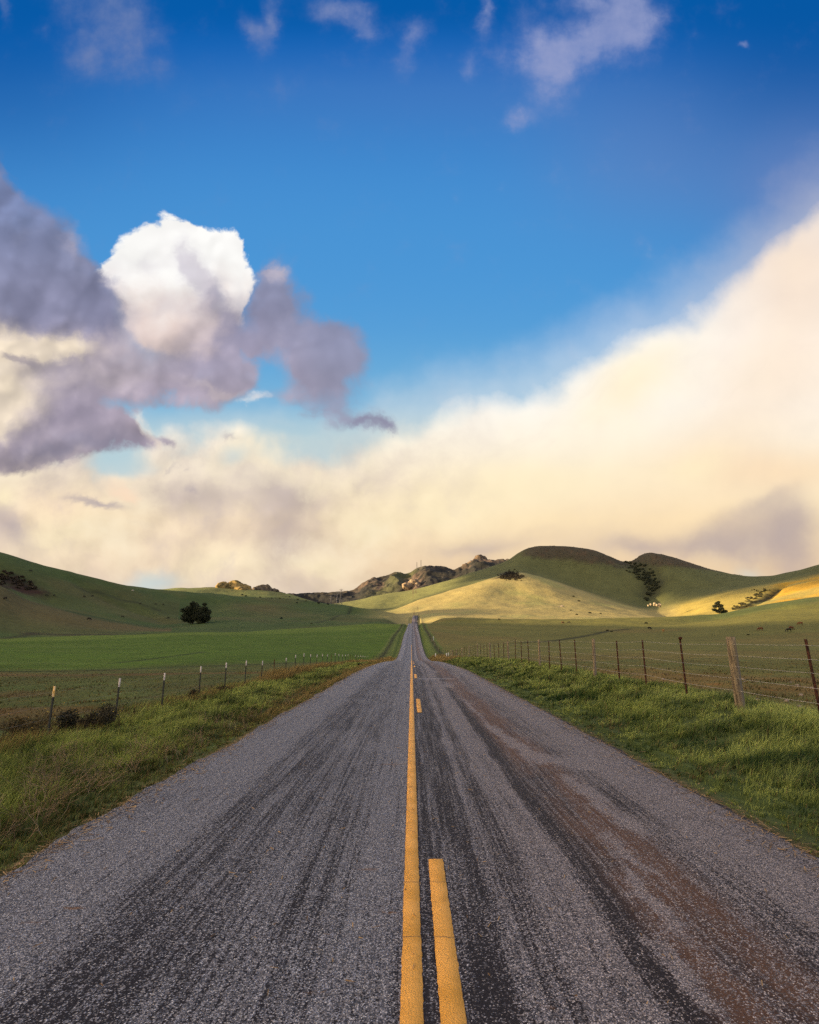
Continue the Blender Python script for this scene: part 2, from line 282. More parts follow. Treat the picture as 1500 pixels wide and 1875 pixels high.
rest = w.v('MULTIPLY', rest, (REST_GAIN, REST_GAIN, REST_GAIN)) if 'REST_GAIN' in globals() else rest
c = w.mix(w.ss(pf, 0.36, 0.58), rest, c)
c = w.mix(w.ss(ez, -0.06, -0.01), (0.05, 0.055, 0.035), c)
bg = w.node("ShaderNodeBackground"); w.put(bg.inputs[0], c); bg.inputs[1].default_value = WORLD_GAIN
wo = w.node('ShaderNodeOutputWorld'); w.l.new(bg.outputs[0], wo.inputs[0])
world.cycles.sampling_method = 'MANUAL'
world.cycles.sample_map_resolution = 512

# ================================================================== geometry helpers
def dirof(x, y):
    """photo pixel -> (tan azimuth, rise per metre of forward distance)"""
    a, b = (x - 750) / 1000.0, (937.5 - y) / 1000.0
    yw, zw = CP - b * SP, SP + b * CP
    c_, s_ = math.cos(YAW), math.sin(YAW)
    X, Y = a * c_ - yw * s_, a * s_ + yw * c_
    return X / Y, zw / Y
def elev(x, y):
    """-> azimuth (rad), tan of elevation along that azimuth"""
    u, t = dirof(x, y)
    az = math.atan(u)
    return az, t * math.cos(az)

def pchip(xk, yk, x):
    xk = np.asarray(xk, float); yk = np.asarray(yk, float); x = np.asarray(x, float)
    h = np.diff(xk); d = np.diff(yk) / h
    m = np.zeros_like(yk)
    s = d[:-1] * d[1:] > 0
    w1 = 2 * h[1:] + h[:-1]; w2 = h[1:] + 2 * h[:-1]
    with np.errstate(divide='ignore', invalid='ignore'):
        mm = (w1 + w2) / (w1 / d[:-1] + w2 / d[1:])
    m[1:-1] = np.where(s, mm, 0); m[0] = d[0]; m[-1] = d[-1]
    xc = np.clip(x, xk[0], xk[-1])
    i = np.clip(np.searchsorted(xk, xc, 'right') - 1, 0, len(xk) - 2)
    t = (xc - xk[i]) / h[i]
    return ((1 + 2 * t) * (1 - t) ** 2 * yk[i] + t * (1 - t) ** 2 * h[i] * m[i] + t * t * (3 - 2 * t) * yk[i + 1] + t * t * (t - 1) * h[i] * m[i + 1])

_perm = np.random.default_rng(3).random((256, 256))
def vnoise(x, y, seed=0):
    x = np.asarray(x, float) + seed * 17.31; y = np.asarray(y, float) + seed * 9.77
    xi = np.floor(x).astype(np.int64); yi = np.floor(y).astype(np.int64)
    fx = x - xi; fy = y - yi
    fx = fx * fx * (3 - 2 * fx); fy = fy * fy * (3 - 2 * fy)
    g = lambda i, j: _perm[(i + seed * 31) & 255, (j + seed * 57) & 255]
    return ((g(xi, yi) * (1 - fx) + g(xi + 1, yi) * fx) * (1 - fy) + (g(xi, yi + 1) * (1 - fx) + g(xi + 1, yi + 1) * fx) * fy)
def fbm(x, y, oct=4, seed=0, gain=0.5):
    a, s, n = 1.0, 0.0, 0.0
    for o in range(oct):
        s = s + a * (vnoise(x * 2 ** o, y * 2 ** o, seed + o) - 0.5); n += a; a *= gain
    return s / n * 2
def fbm3(p, oct=4, seed=0, gain=0.5):
    return (fbm(p[:, 0] + p[:, 2] * 0.71, p[:, 1] - p[:, 2] * 0.53, oct, seed, gain) + fbm(p[:, 1] + 5.2 + p[:, 0] * 0.37, p[:, 2] + 1.3, oct, seed + 3, gain)) * 0.6
def sstep(a, b, x):
    t = np.clip((x - a) / (b - a), 0, 1); return t * t * (3 - 2 * t)

def mesh_np(name, V, F, mat=None, parent=None, cols=None, smooth=False, loc=None, tris=False):
    """V (n,3), F: (m,4) array or list of arrays -> linked object"""
    me = bpy.data.meshes.new(name)
    V = np.asarray(V, np.float32)
    Fs = F if isinstance(F, list) else [F]
    Fs = [np.asarray(f, np.int32) for f in Fs if len(f)]
    me.vertices.add(len(V)); me.vertices.foreach_set('co', V.ravel())
    nl = sum(f.size for f in Fs); npoly = sum(len(f) for f in Fs)
    me.loops.add(nl); me.loops.foreach_set('vertex_index', np.concatenate([f.ravel() for f in Fs]))
    tot = np.concatenate([np.full(len(f), f.shape[1], np.int32) for f in Fs])
    st = np.concatenate([[0], np.cumsum(tot)[:-1]]).astype(np.int32)
    me.polygons.add(npoly); me.polygons.foreach_set('loop_start', st); me.polygons.foreach_set('loop_total', tot)
    if smooth: me.polygons.foreach_set('use_smooth', np.ones(npoly, bool))
    me.update(calc_edges=True)
    if cols is not None:
        at = me.color_attributes.new('tint', 'FLOAT_COLOR', 'POINT')
        c4 = np.ones((len(V), 4), np.float32); c4[:, :3] = cols
        at.data.foreach_set('color', c4.ravel())
    if mat: me.materials.append(mat)
    ob = bpy.data.objects.new(name, me)
    if loc is not None: ob.location = loc
    if parent is not None: ob.parent = parent
    COL.objects.link(ob)
    return ob
def tag(o, label=None, cat=None, group=None, kind=None):
    if label: o['label'] = label
    if cat: o['category'] = cat
    if group: o['group'] = group
    if kind: o['kind'] = kind
    return o
def empty(name, loc, rz=0.0):
    o = bpy.data.objects.new(name, None); COL.objects.link(o); o.location = loc; o.rotation_euler = (0, 0, rz)
    o.empty_display_size = 0.2
    return o

# ================================================================== terrain
ROAD_Y = [-400, -60, 0, 30, 50, 70, 95, 120, 140, 165, 195, 225, 286, 330, 390, 410, 450, 520, 600, 660, 700, 760, 900]
ROAD_Z = [1.0, 0.0, 0.0, 0.0, -.33, -.85, -1.65, -1.9, -1.45, -.2, 1.6, 3.7, 6.7, 9.3, 13.1, 13.5, 12.4, 13.5, 18.9, 27.2, 31.5, 35, 42]
ROAD_XK = [0, 60, 200, 390, 520, 660, 760]
ROAD_XC = [0.0, 0.0, -.1, 0.9, 2.0, 3.8, 6.5]
def road_z(Y): return pchip(ROAD_Y, ROAD_Z, Y)
def road_x(Y): return pchip(ROAD_XK, ROAD_XC, Y)
XL, XR = -3.04, 3.26            # asphalt edges from the yellow line
CS_X = [-60, -25, -12, -9, -7.4, -6.2, -5.0, -4.2, -3.5, -3.04, 3.26, 3.8, 4.6, 5.4, 6.1, 6.8, 7.6, 9, 12, 25, 60]
CS_Z = [-.75, -.65, -.50, -.42, -.32, -.26, -.20, -.16, -.10, -.05, -.05, -.07, -.02, .12, .28, .34, .30, .16, .08, .12, .2]
def near_z(X, Y):
    xx = X - road_x(Y)
    z = road_z(Y) + pchip(CS_X, CS_Z, xx)
    off = np.maximum(np.maximum(XL - xx, xx - XR), 0)
    return z + sstep(0.3, 3, off) * (0.09 * fbm(X * 0.8, Y * 0.8, 3, 5) + 0.10 * fbm(X * .25, Y * .25, 2, 9))

# each layer: photo pixels (x, y) with the distance from the camera in metres
LAY = [
 [(-300,1236,58),(0,1230,61),(150,1228.5,61),(380,1218,64),(560,1206,84),(690,1196,115),(754,1190,128),(830,1187,145),(1000,1181,165),(1250,1181,175),(1500,1182,180),(1700,1183,180)],
 [(-300,1170,230),(0,1167,260),(150,1163,275),(330,1158,300),(500,1153,350),(700,1144,400),(754,1142,410),(830,1143,420),(960,1143,420),(1200,1144,410),(1300,1138,430),(1400,1124,430),(1500,1115,430),(1700,1098,420)],
 [(-300,1012,350),(0,1077,375),(50,1101,380),(150,1127,370),(230,1142,370),(300,1151,380),(400,1144,420),(600,1137,480),(740,1136.5,500),(760,1137.5,500),(830,1134,520),(960,1132,540),(1200,1131,500),(1240,1130,510),(1300,1127,525),(1350,1118,535),(1400,1108,540),(1440,1101,545),(1500,1094,545),(1700,1072,530)],
 [(-300,1040,430),(0,1084,450),(50,1104,450),(150,1126,450),(230,1138,460),(300,1146,470),(400,1133,520),(600,1128,580),(740,1134.5,570),(760,1134.5,570),(830,1135,590),(960,1134,600),(1200,1135,570),(1240,1135,590),(1300,1131,605),(1400,1114,620),(1500,1101,620),(1700,1080,600)],
 [(-300,985,520),(0,1050,540),(100,1083,540),(200,1106,560),(300,1120,580),(370,1126,600),(440,1113,640),(500,1112,660),(600,1118,680),(700,1126,650),(745,1131,645),(777,1127,720),(850,1119,760),(950,1113,800),(1060,1116,820),(1180,1128,820),(1230,1132,800),(1300,1122,780),(1400,1104,770),(1440,1098,770),(1500,1090,765),(1700,1060,750)],
 [(-300,930,640),(0,1010,640),(60,1030,640),(130,1048,650),(200,1066,660),(250,1076,690),(290,1080,720),(330,1083,750),(440,1090,790),(540,1098,800),(620,1108,790),(700,1120,760),(750,1129,740),(777,1121,800),(820,1110,850),(884,1094,900),(950,1088,950),(1000,1090,950),(1060,1102,930),(1120,1114,920),(1180,1124,900),(1217,1130,880),(1250,1130,860),(1300,1111,860),(1400,1092,860),(1440,1086,850),(1500,1072,850),(1700,1030,840)],
 [(-300,960,760),(0,1030,760),(200,1072,780),(290,1084,830),(440,1096,880),(620,1114,880),(700,1124,860),(760,1122,830),(800,1106,900),(884,1077,970),(950,1066,1020),(1000,1074,1010),(1060,1092,990),(1120,1109,960),(1180,1122,930),(1217,1130,910),(1250,1124,900),(1300,1104,910),(1400,1085,910),(1500,1067,895),(1700,1020,885)],
 [(-300,990,1050),(0,1040,1050),(200,1072,1050),(290,1080,1050),(340,1078,1050),(395,1076,1050),(445,1079,1050),(520,1087,1050),(560,1098,1050),(605,1111,1000),(640,1118,950),(701,1119,950),(777,1096,1020),(884,1064,1090),(950,1050,1110),(1000,1062,1080),(1060,1083,1050),(1120,1104,1000),(1180,1120,970),(1217,1129,950),(1260,1115,950),(1300,1098,970),(1400,1078,970),(1440,1073,960),(1500,1062,950),(1700,1010,940)],
 [(-300,1000,1150),(0,1050,1150),(290,1086,1150),(445,1087,1150),(520,1095,1150),(605,1114,1120),(701,1118,1060),(777,1094.5,1130),(884,1062,1200),(950,1048,1230),(1000,1057,1240),(1060,1077,1210),(1120,1096,1160),(1155,1107,1130),(1190,1113,1110),(1217,1108,1110),(1300,1088,1110),(1400,1070,1110),(1500,1050,1070),(1700,990,1070)],
 [(-300,1020,1500),(0,1065,1500),(290,1092,1500),(445,1093,1500),(560,1104,1450),(605,1107,1300),(640,1103,1320),(696,1091,1350),(732,1085,1400),(777,1076,1430),(841,1058,1460),(891,1042,1480),(929,1028,1500),(950,1014,1500),(970,1004,1500),(990,1000.5,1500),(1040,1001.5,1490),(1090,1009,1480),(1120,1020,1470),(1140,1025,1460),(1155,1023,1450),(1175,1014.5,1450),(1187,1012.5,1450),(1210,1016,1450),(1250,1027,1440),(1300,1043,1430),(1340,1052,1400),(1380,1056.5,1380),(1410,1056,1350),(1450,1048,1300),(1500,1036,1250),(1700,990,1200)],
]
fine = np.linspace(R(-56), R(56), 1150)
side = np.linspace(R(56), R(180), 70)[1:]
AZ = np.concatenate([-side[::-1][:-0 or None], fine, side])
RR = np.concatenate([np.geomspace(1.2, 1700, 700), np.geomspace(1700, 12000, 40)[1:]])
lay_r, lay_e = [], []
for L in LAY:
    pts = sorted((*elev(x, y), r) for x, y, r in L)
    az = [p[0] for p in pts]
    lay_e.append(pchip(az, [p[1] for p in pts], AZ)); lay_r.append(pchip(az, [p[2] for p in pts], AZ))
lay_e = np.array(lay_e); lay_r = np.array(lay_r)
lay_z = EYE + lay_e * lay_r
A2, R2 = np.meshgrid(AZ, RR, indexing='ij')
GX, GY = R2 * np.sin(A2), R2 * np.cos(A2)
FAR = np.zeros_like(A2); LAYS = np.zeros_like(A2)
z0 = near_z(38 * np.sin(AZ), 38 * np.cos(AZ))
for i in range(len(AZ)):
    rk = np.concatenate([[38], lay_r[:, i], [lay_r[-1, i] + 900, 12000]])
    zk = np.concatenate([[z0[i]], lay_z[:, i], [lay_z[-1, i] * 0.45, 20]])
    FAR[i] = pchip(rk, zk, RR)
    LAYS[i] = np.interp(RR, rk, np.arange(len(rk)))     # 1 = first layer ... 10 = skyline
# soft natural relief on the hills
FAR += sstep(150, 500, R2) * (2.3 * fbm(GX / 90, GY / 90, 4, 2) + 1.2 * fbm(GX / 28, GY / 28, 3, 8)) * sstep(1, 2.2, LAYS)
# wooded gully between the two right-hand summits
for (x1, y1, r1, x2, y2, r2, wd, dp) in [(1148,1028,1440,1192,1070,1290,28,16),(1192,1070,1290,1190,1100,1150,24,16),(1440,1075,1010,1395,1098,800,7,6),(1395,1098,800,1340,1112,700,6,4),(860,1060,1120,740,1104,1040,20,5),
                                 (215,1092,600,330,1140,500,9,3.0),(140,1074,600,250,1108,560,9,3.0),(650,1108,700,575,1140,520,8,2.5),(-40,1050,560,90,1085,500,20,5)]:
    a1, a2 = elev(x1, y1)[0], elev(x2, y2)[0]
    p, q = np.array([r1 * math.sin(a1), r1 * math.cos(a1)]), np.array([r2 * math.sin(a2), r2 * math.cos(a2)])
    d = q - p; t = np.clip(((GX - p[0]) * d[0] + (GY - p[1]) * d[1]) / (d @ d), 0, 1)
    dist = np.hypot(GX - p[0] - t * d[0], GY - p[1] - t * d[1]) + 4 * fbm(GX / 20, GY / 20, 2, 4)
    FAR -= dp * np.exp(-(dist / wd) ** 2) * np.sin(np.pi * np.clip(t * .8 + .1, 0, 1)) ** .5
# land to the sides and behind the camera: a long ridge left of the valley, lower hills right
ridge = 150 * sstep(150, 620, -GX + 25 * fbm(GX / 200, GY / 300, 3, 12)) + 60 * sstep(120, 900, GX) + 6 * fbm(GX / 120, GY / 120, 4, 15) * sstep(60, 200, np.abs(GX))
SIDE = np.where(R2 < 38, near_z(GX, GY), near_z(np.clip(GX, -60, 60), GY)) + ridge
wside = sstep(R(50), R(85), np.abs(A2))
FAR = FAR * (1 - wside) + SIDE * wside
NEAR = near_z(GX, GY)
wn = sstep(34, 62, R2)
Z = NEAR * (1 - wn) + FAR * wn
# road corridor keeps its own grade
xr = GX - road_x(GY)
wc = (1 - sstep(6, 30, np.abs(xr))) * (GY > -400) * (1 - sstep(640, 760, GY)) * wn
Z = Z * (1 - wc) + near_z(GX, np.clip(GY, -400, 860)) * wc
inroad = (np.abs(xr) < 3.9 + GY.clip(0) * 0.004) & (GY > -60) & (GY < 740)
Z = Z - np.where(inroad, 0.04 + 0.0022 * GY.clip(0), 0)
Z = np.maximum(Z, 206 * np.exp(-((GX + 860) / 190) ** 2 - ((GY - 625) / 150) ** 4) + 6 * fbm(GX / 60, GY / 60, 3, 91) - 12)  # unseen hill raised out of view to shade the sunlit spur's foot
LR = np.log(RR)
def ground(X, Y):
    X = np.asarray(X, float); Y = np.asarray(Y, float)
    a = np.arctan2(X, Y); r = np.maximum(np.hypot(X, Y), 1.21)
    ia = np.interp(a, AZ, np.arange(len(AZ))); ir = np.interp(r, RR, np.arange(len(RR)))
    i = np.clip(ia.astype(int), 0, len(AZ) - 2); j = np.clip(ir.astype(int), 0, len(RR) - 2)
    fa, fr = ia - i, ir - j
    return (Z[i, j] * (1 - fa) + Z[i + 1, j] * fa) * (1 - fr) + (Z[i, j + 1] * (1 - fa) + Z[i + 1, j + 1] * fa) * fr
def at(x, y, r, above=0.0):
    """ground point under the photo pixel column x at distance r"""
    a, e = elev(x, y)
    X, Y = r * math.sin(a), r * math.cos(a)
    return X, Y, float(ground(X, Y)) + above
def hit(x, y, r0=60, r1=3000):
    """first ground point seen through pixel (x, y)"""
    a, e = elev(x, y)
    rs = np.geomspace(r0, r1, 1500)
    g = ground(rs * math.sin(a), rs * math.cos(a))
    below = np.nonzero(g >= EYE + e * rs)[0]
    r = rs[below[0]] if len(below) else rs[np.argmin(EYE + e * rs - g)]
    return r * math.sin(a), r * math.cos(a), float(ground(r * math.sin(a), r * math.cos(a)))

# ---- ground tint per vertex: what grows where, plus painted hill light and shade
ux = np.tan(np.clip(A2, -1.2, 1.2)) * 1000 / 0.99 + 754     # photo column of each azimuth
n1 = fbm(GX / 14, GY / 14, 4, 21); n2 = fbm(GX / 60, GY / 60, 4, 22); n3 = fbm(GX / 3.5, GY / 3.5, 4, 23)
def C(*c): return np.array(c, float)
col = np.zeros(A2.shape + (3,)) + C(.070, .095, .026)
def paint(mask, c, k=1.0):
    global col
    m = np.clip(mask * k, 0, 1)[..., None]; col = col * (1 - m) + C(*c) * m
left = sstep(0, -8, xr)
s = LAYS
# left pasture and its brown bands
paint(left * (s < 1.2), (.085, .095, .024))
def bandf(X, Y): return sstep(-.05, 0.35, fbm(X / 24 + Y / 60, (Y + X * 0.15) / 3.2, 4, 31))
band = bandf(GX, GY)
paint(left * band * (R2 < 75), (.125, .078, .028), 0.85)
paint(left * sstep(0.1, 0.5, n1) * (R2 < 75), (.06, .10, .024), 0.5)
# sown green field
paint(left * sstep(0.96, 1.06, s) * (1 - sstep(1.96, 2.04, s)) * sstep(-6.8, -9, xr), (.070, .118, .012))
paint(left * sstep(1.7, 1.85, s) * (1 - sstep(1.96, 2.04, s)) * sstep(-6.8, -9, xr), (.120, .168, .024), 0.75)
paint(left * sstep(0.96, 1.06, s) * (1 - sstep(1.96, 2.04, s)) * sstep(0.0, .5, fbm(GX / 40, GY / 12, 4, 33)), (.095, .140, .022), .6)
# creek bank line under the field
paint(left * np.exp(-((s - 0.985) / .018) ** 2), (.018, .022, .010), 0.85)
# left hills: greens and browns, contrast deepened to stand in for relief shading
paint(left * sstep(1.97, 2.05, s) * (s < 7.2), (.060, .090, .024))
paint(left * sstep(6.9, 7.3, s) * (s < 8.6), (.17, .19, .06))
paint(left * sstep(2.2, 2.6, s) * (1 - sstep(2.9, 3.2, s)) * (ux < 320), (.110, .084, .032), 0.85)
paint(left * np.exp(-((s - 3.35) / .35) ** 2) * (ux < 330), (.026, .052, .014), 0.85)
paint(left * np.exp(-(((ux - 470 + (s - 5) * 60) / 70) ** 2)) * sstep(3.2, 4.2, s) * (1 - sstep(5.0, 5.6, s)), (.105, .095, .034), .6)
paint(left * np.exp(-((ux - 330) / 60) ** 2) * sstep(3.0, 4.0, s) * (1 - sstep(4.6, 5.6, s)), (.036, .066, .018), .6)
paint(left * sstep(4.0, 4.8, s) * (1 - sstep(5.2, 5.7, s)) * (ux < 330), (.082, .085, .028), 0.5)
paint(left * sstep(-0.05, 0.4, n2) * (s > 2), (.100, .085, .032), 0.45)
# right side
rt = sstep(4, 8, xr)
paint(rt * (s < 3.6), (.135, .130, .032))
paint(rt * sstep(-.05, 0.35, n2) * (s < 3.6), (.165, .125, .036), 0.6)
paint(rt * (R2 > 14) * (1 - sstep(30, 46, R2)) * sstep(-.05, .35, n1 + .2), (.19, .105, .032), 0.65)
paint(rt * sstep(0.0, .5, n3) * (R2 < 60), (.075, .105, .028), 0.55)
paint(rt * (R2 < 16), (.062, .105, .026), 0.7)
paint(rt * sstep(2.0, 2.6, s) * (s < 3.6) * sstep(1180, 1320, ux), (.060, .088, .028), 0.75)
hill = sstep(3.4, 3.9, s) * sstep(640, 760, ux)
paint(hill, (.315, .262, .098))  # sunlit spur paled, part of its brightness put into the tint
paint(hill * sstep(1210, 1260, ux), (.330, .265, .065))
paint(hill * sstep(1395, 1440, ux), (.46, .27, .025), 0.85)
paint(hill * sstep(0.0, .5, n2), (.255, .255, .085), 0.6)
paint(sstep(600, 640, ux) * sstep(8.3, 9.2, s), (.100, .108, .040))  # upper hill darkened, cloud shade partly painted into its green
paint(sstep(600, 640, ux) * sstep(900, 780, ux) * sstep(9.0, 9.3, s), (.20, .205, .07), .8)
paint(sstep(640, 700, ux) * sstep(930, 880, ux) * np.exp(-((s - 8.75) / .3) ** 2), (.06, .075, .03), .8)  # shaded crease behind the spur, painted as a dark band
# sage scrub on the two summits
cap1 = sstep(1036 / 1, 1, 1) * 0
e_v = (Z - EYE) / R2
yv = 1172 - e_v / np.cos(np.clip(A2, -1.2, 1.2)) * 1000 * 1.0
scr = fbm(GX / 25, GY / 25, 5, 41) * 9
m1 = sstep(930, 985, ux) * sstep(1250, 1150, ux) * sstep(5, -5, yv - (1028 + np.interp(ux, [930, 985, 1100, 1180], [-16, -4, 6, 16]) + scr)) * (s > 9)
m2 = sstep(1120, 1165, ux) * sstep(1430, 1320, ux) * sstep(4, -4, yv - (np.interp(ux, [1140, 1190, 1300, 1400], [1036, 1038, 1046, 1058]) + scr * .6)) * (s > 9)
paint(np.maximum(m1, m2), (.066, .055, .033), 0.93)
paint(np.maximum(m1, m2) * sstep(0.1, .5, fbm(GX / 12, GY / 12, 3, 47)), (.10, .065, .035), 0.5)
kn = np.exp(-(((ux - 934) / 20) ** 4)) * sstep(2.5, -2.5, np.abs(yv - 1055) - np.clip(6.5 - np.abs(ux - 934) * .25, 0, 8) + scr * .1) * (s > 8.0)
paint(kn, (.050, .046, .030))
# verge strips: dry litter along the asphalt edge
off = np.maximum(XL - xr, xr - XR)
paint(np.exp(-((off - 0.1) / 0.25) ** 2) * (GY > 0), (.13, .085, .045), 0.8)
paint((off > .3) * (off < 5.5) * (GY > 100) * (GY < 420), (.115, .150, .030), 0.8)
paint((off > .2) * (off < 6) * np.exp(-((GY - 92) / 26) ** 2), (.20, .095, .030), 0.8)
paint(np.exp(-((np.abs(xr + 6.9) - 0) / .8) ** 2) * (GY > 120) * (GY < 420), (.03, .033, .015), 0.8)
paint(np.exp(-((np.abs(xr - 6.9) - 0) / .8) ** 2) * (GY > 120) * (GY < 420), (.03, .033, .015), 0.8)
# dark strips: ditches, scrub, hill creases and a painted shadow line
ck = [(940,1178),(1012,1173.5),(1060,1167),(1113,1156),(1150,1152)]
def dark_strip(pts, w_, c_, k=0.85):
    P = [np.array(hit(x, y)[:2]) for x, y in pts]
    for p, q in zip(P[:-1], P[1:]):
        d = q - p; t = np.clip(((GX - p[0]) * d[0] + (GY - p[1]) * d[1]) / (d @ d), 0, 1)
        dist = np.hypot(GX - p[0] - t * d[0], GY - p[1] - t * d[1]) + w_ * .5 * fbm(GX / 6, GY / 6, 2, 51)
        paint(np.exp(-(dist / w_) ** 2), c_, k)
dark_strip(ck, 2.2, (.022, .024, .012))
dark_strip([(203, 1215), (260, 1209), (330, 1200), (372, 1194)], .8, (.02, .03, .01), .7)
dark_strip([(0,1170),(60,1160),(130,1163),(200,1162),(290,1160)], 3.0, (.035, .03, .016), .7)  # shadow line along the left hill's foot, painted dark
dark_strip([(916,1057),(935,1054),(953,1057)], 11, (.045, .038, .024), .95)
dark_strip([(0,1059),(30,1066),(60,1083)], 11, (.030, .022, .014), .9)
dark_strip([(0,1072),(40,1078),(60,1085)], 9, (.040, .020, .012), .9)
dark_strip([(1428,1081),(1415,1092),(1395,1100),(1372,1108),(1350,1115)], 5.5, (.016, .018, .010), .95)
dark_strip([(1160,1035),(1185,1055),(1200,1075),(1190,1092)], 20, (.040, .044, .024), .8)
dark_strip([(655,1112),(640,1122),(610,1133),(575,1141)], 2.2, (.025, .03, .014), .7)  # crease darkened so the middle hill's relief reads
dark_strip([(136,1073),(180,1085),(250,1104),(290,1118)], 3.0, (.035, .04, .018), .7)  # left hill crease, darkened to bring out its relief
col *= (1 + 0.20 * n3 * sstep(200, 60, R2) + 0.14 * n1 + 0.05 * n2)[..., None]
col = np.clip(col, .006, .6)

def grass_ground_mat():
    m = bpy.data.materials.new('pasture'); m.use_nodes = True
    t = NT(m.node_tree); b = t.n['Principled BSDF']
    at_ = t.node('ShaderNodeVertexColor', layer_name='tint').outputs[0]
    P = t.node('ShaderNodeTexCoord').outputs['Object']
    f1 = t.noise(P, 0.35, 10, 0.68); f2 = t.noise(P, 9.0, 6, 0.7); f3 = t.noise(P, 0.04, 6, 0.6)
    k = t.m('MULTIPLY_ADD', f1, 1.2, 0.40); k = t.m('MULTIPLY', k, t.m('MULTIPLY_ADD', f2, 1.0, 0.5)); k = t.m('MULTIPLY', k, t.m('MULTIPLY_ADD', f3, .5, .75))
    c = t.v('MULTIPLY', at_, k)
    c = t.mix(t.ss(t.noise(P, 0.9, 5, 0.65), 0.56, 0.72), c, t.v('MULTIPLY', c, (1.35, 0.95, 0.8)))
    t.put(b.inputs['Base Color'], c); b.inputs['Roughness'].default_value = 0.95; b.inputs['Specular IOR Level'].default_value = 0.12
    bp = t.node('ShaderNodeBump'); bp.inputs['Strength'].default_value = 0.7; bp.inputs['Distance'].default_value = 0.25
    t.put(bp.inputs['Height'], t.m('ADD', f1, t.m('MULTIPLY', f2, 0.12)))
    bp2 = t.node('ShaderNodeBump'); bp2.inputs['Strength'].default_value = 0.5; bp2.inputs['Distance'].default_value = 3.0
    t.put(bp2.inputs['Height'], t.noise(P, 0.05, 8, 0.6)); t.l.new(bp.outputs[0], bp2.inputs['Normal'])
    t.l.new(bp2.outputs[0], b.inputs['Normal'])
    return m
PASTURE = grass_ground_mat()
na, nr = A2.shape
idx = np.arange(na * nr).reshape(na, nr)
Fq = np.stack([idx[:-1, :-1], idx[1:, :-1], idx[1:, 1:], idx[:-1, 1:]], -1).reshape(-1, 4)
Vg = np.stack([GX, GY, Z], -1).reshape(-1, 3)
seam = np.stack([idx[-1, :-1], idx[0, :-1], idx[0, 1:], idx[-1, 1:]], -1)
cen = len(Vg); Vg = np.vstack([Vg, [[0, 0, -0.05]]])
capf = np.stack([np.full(na, cen), np.roll(idx[:, 0], -1), idx[:, 0]], -1)[:, ::-1]
colg = np.vstack([col.reshape(-1, 3), [[.1, .1, .05]]])
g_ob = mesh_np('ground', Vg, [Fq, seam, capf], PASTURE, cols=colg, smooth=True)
tag(g_ob, kind='structure')

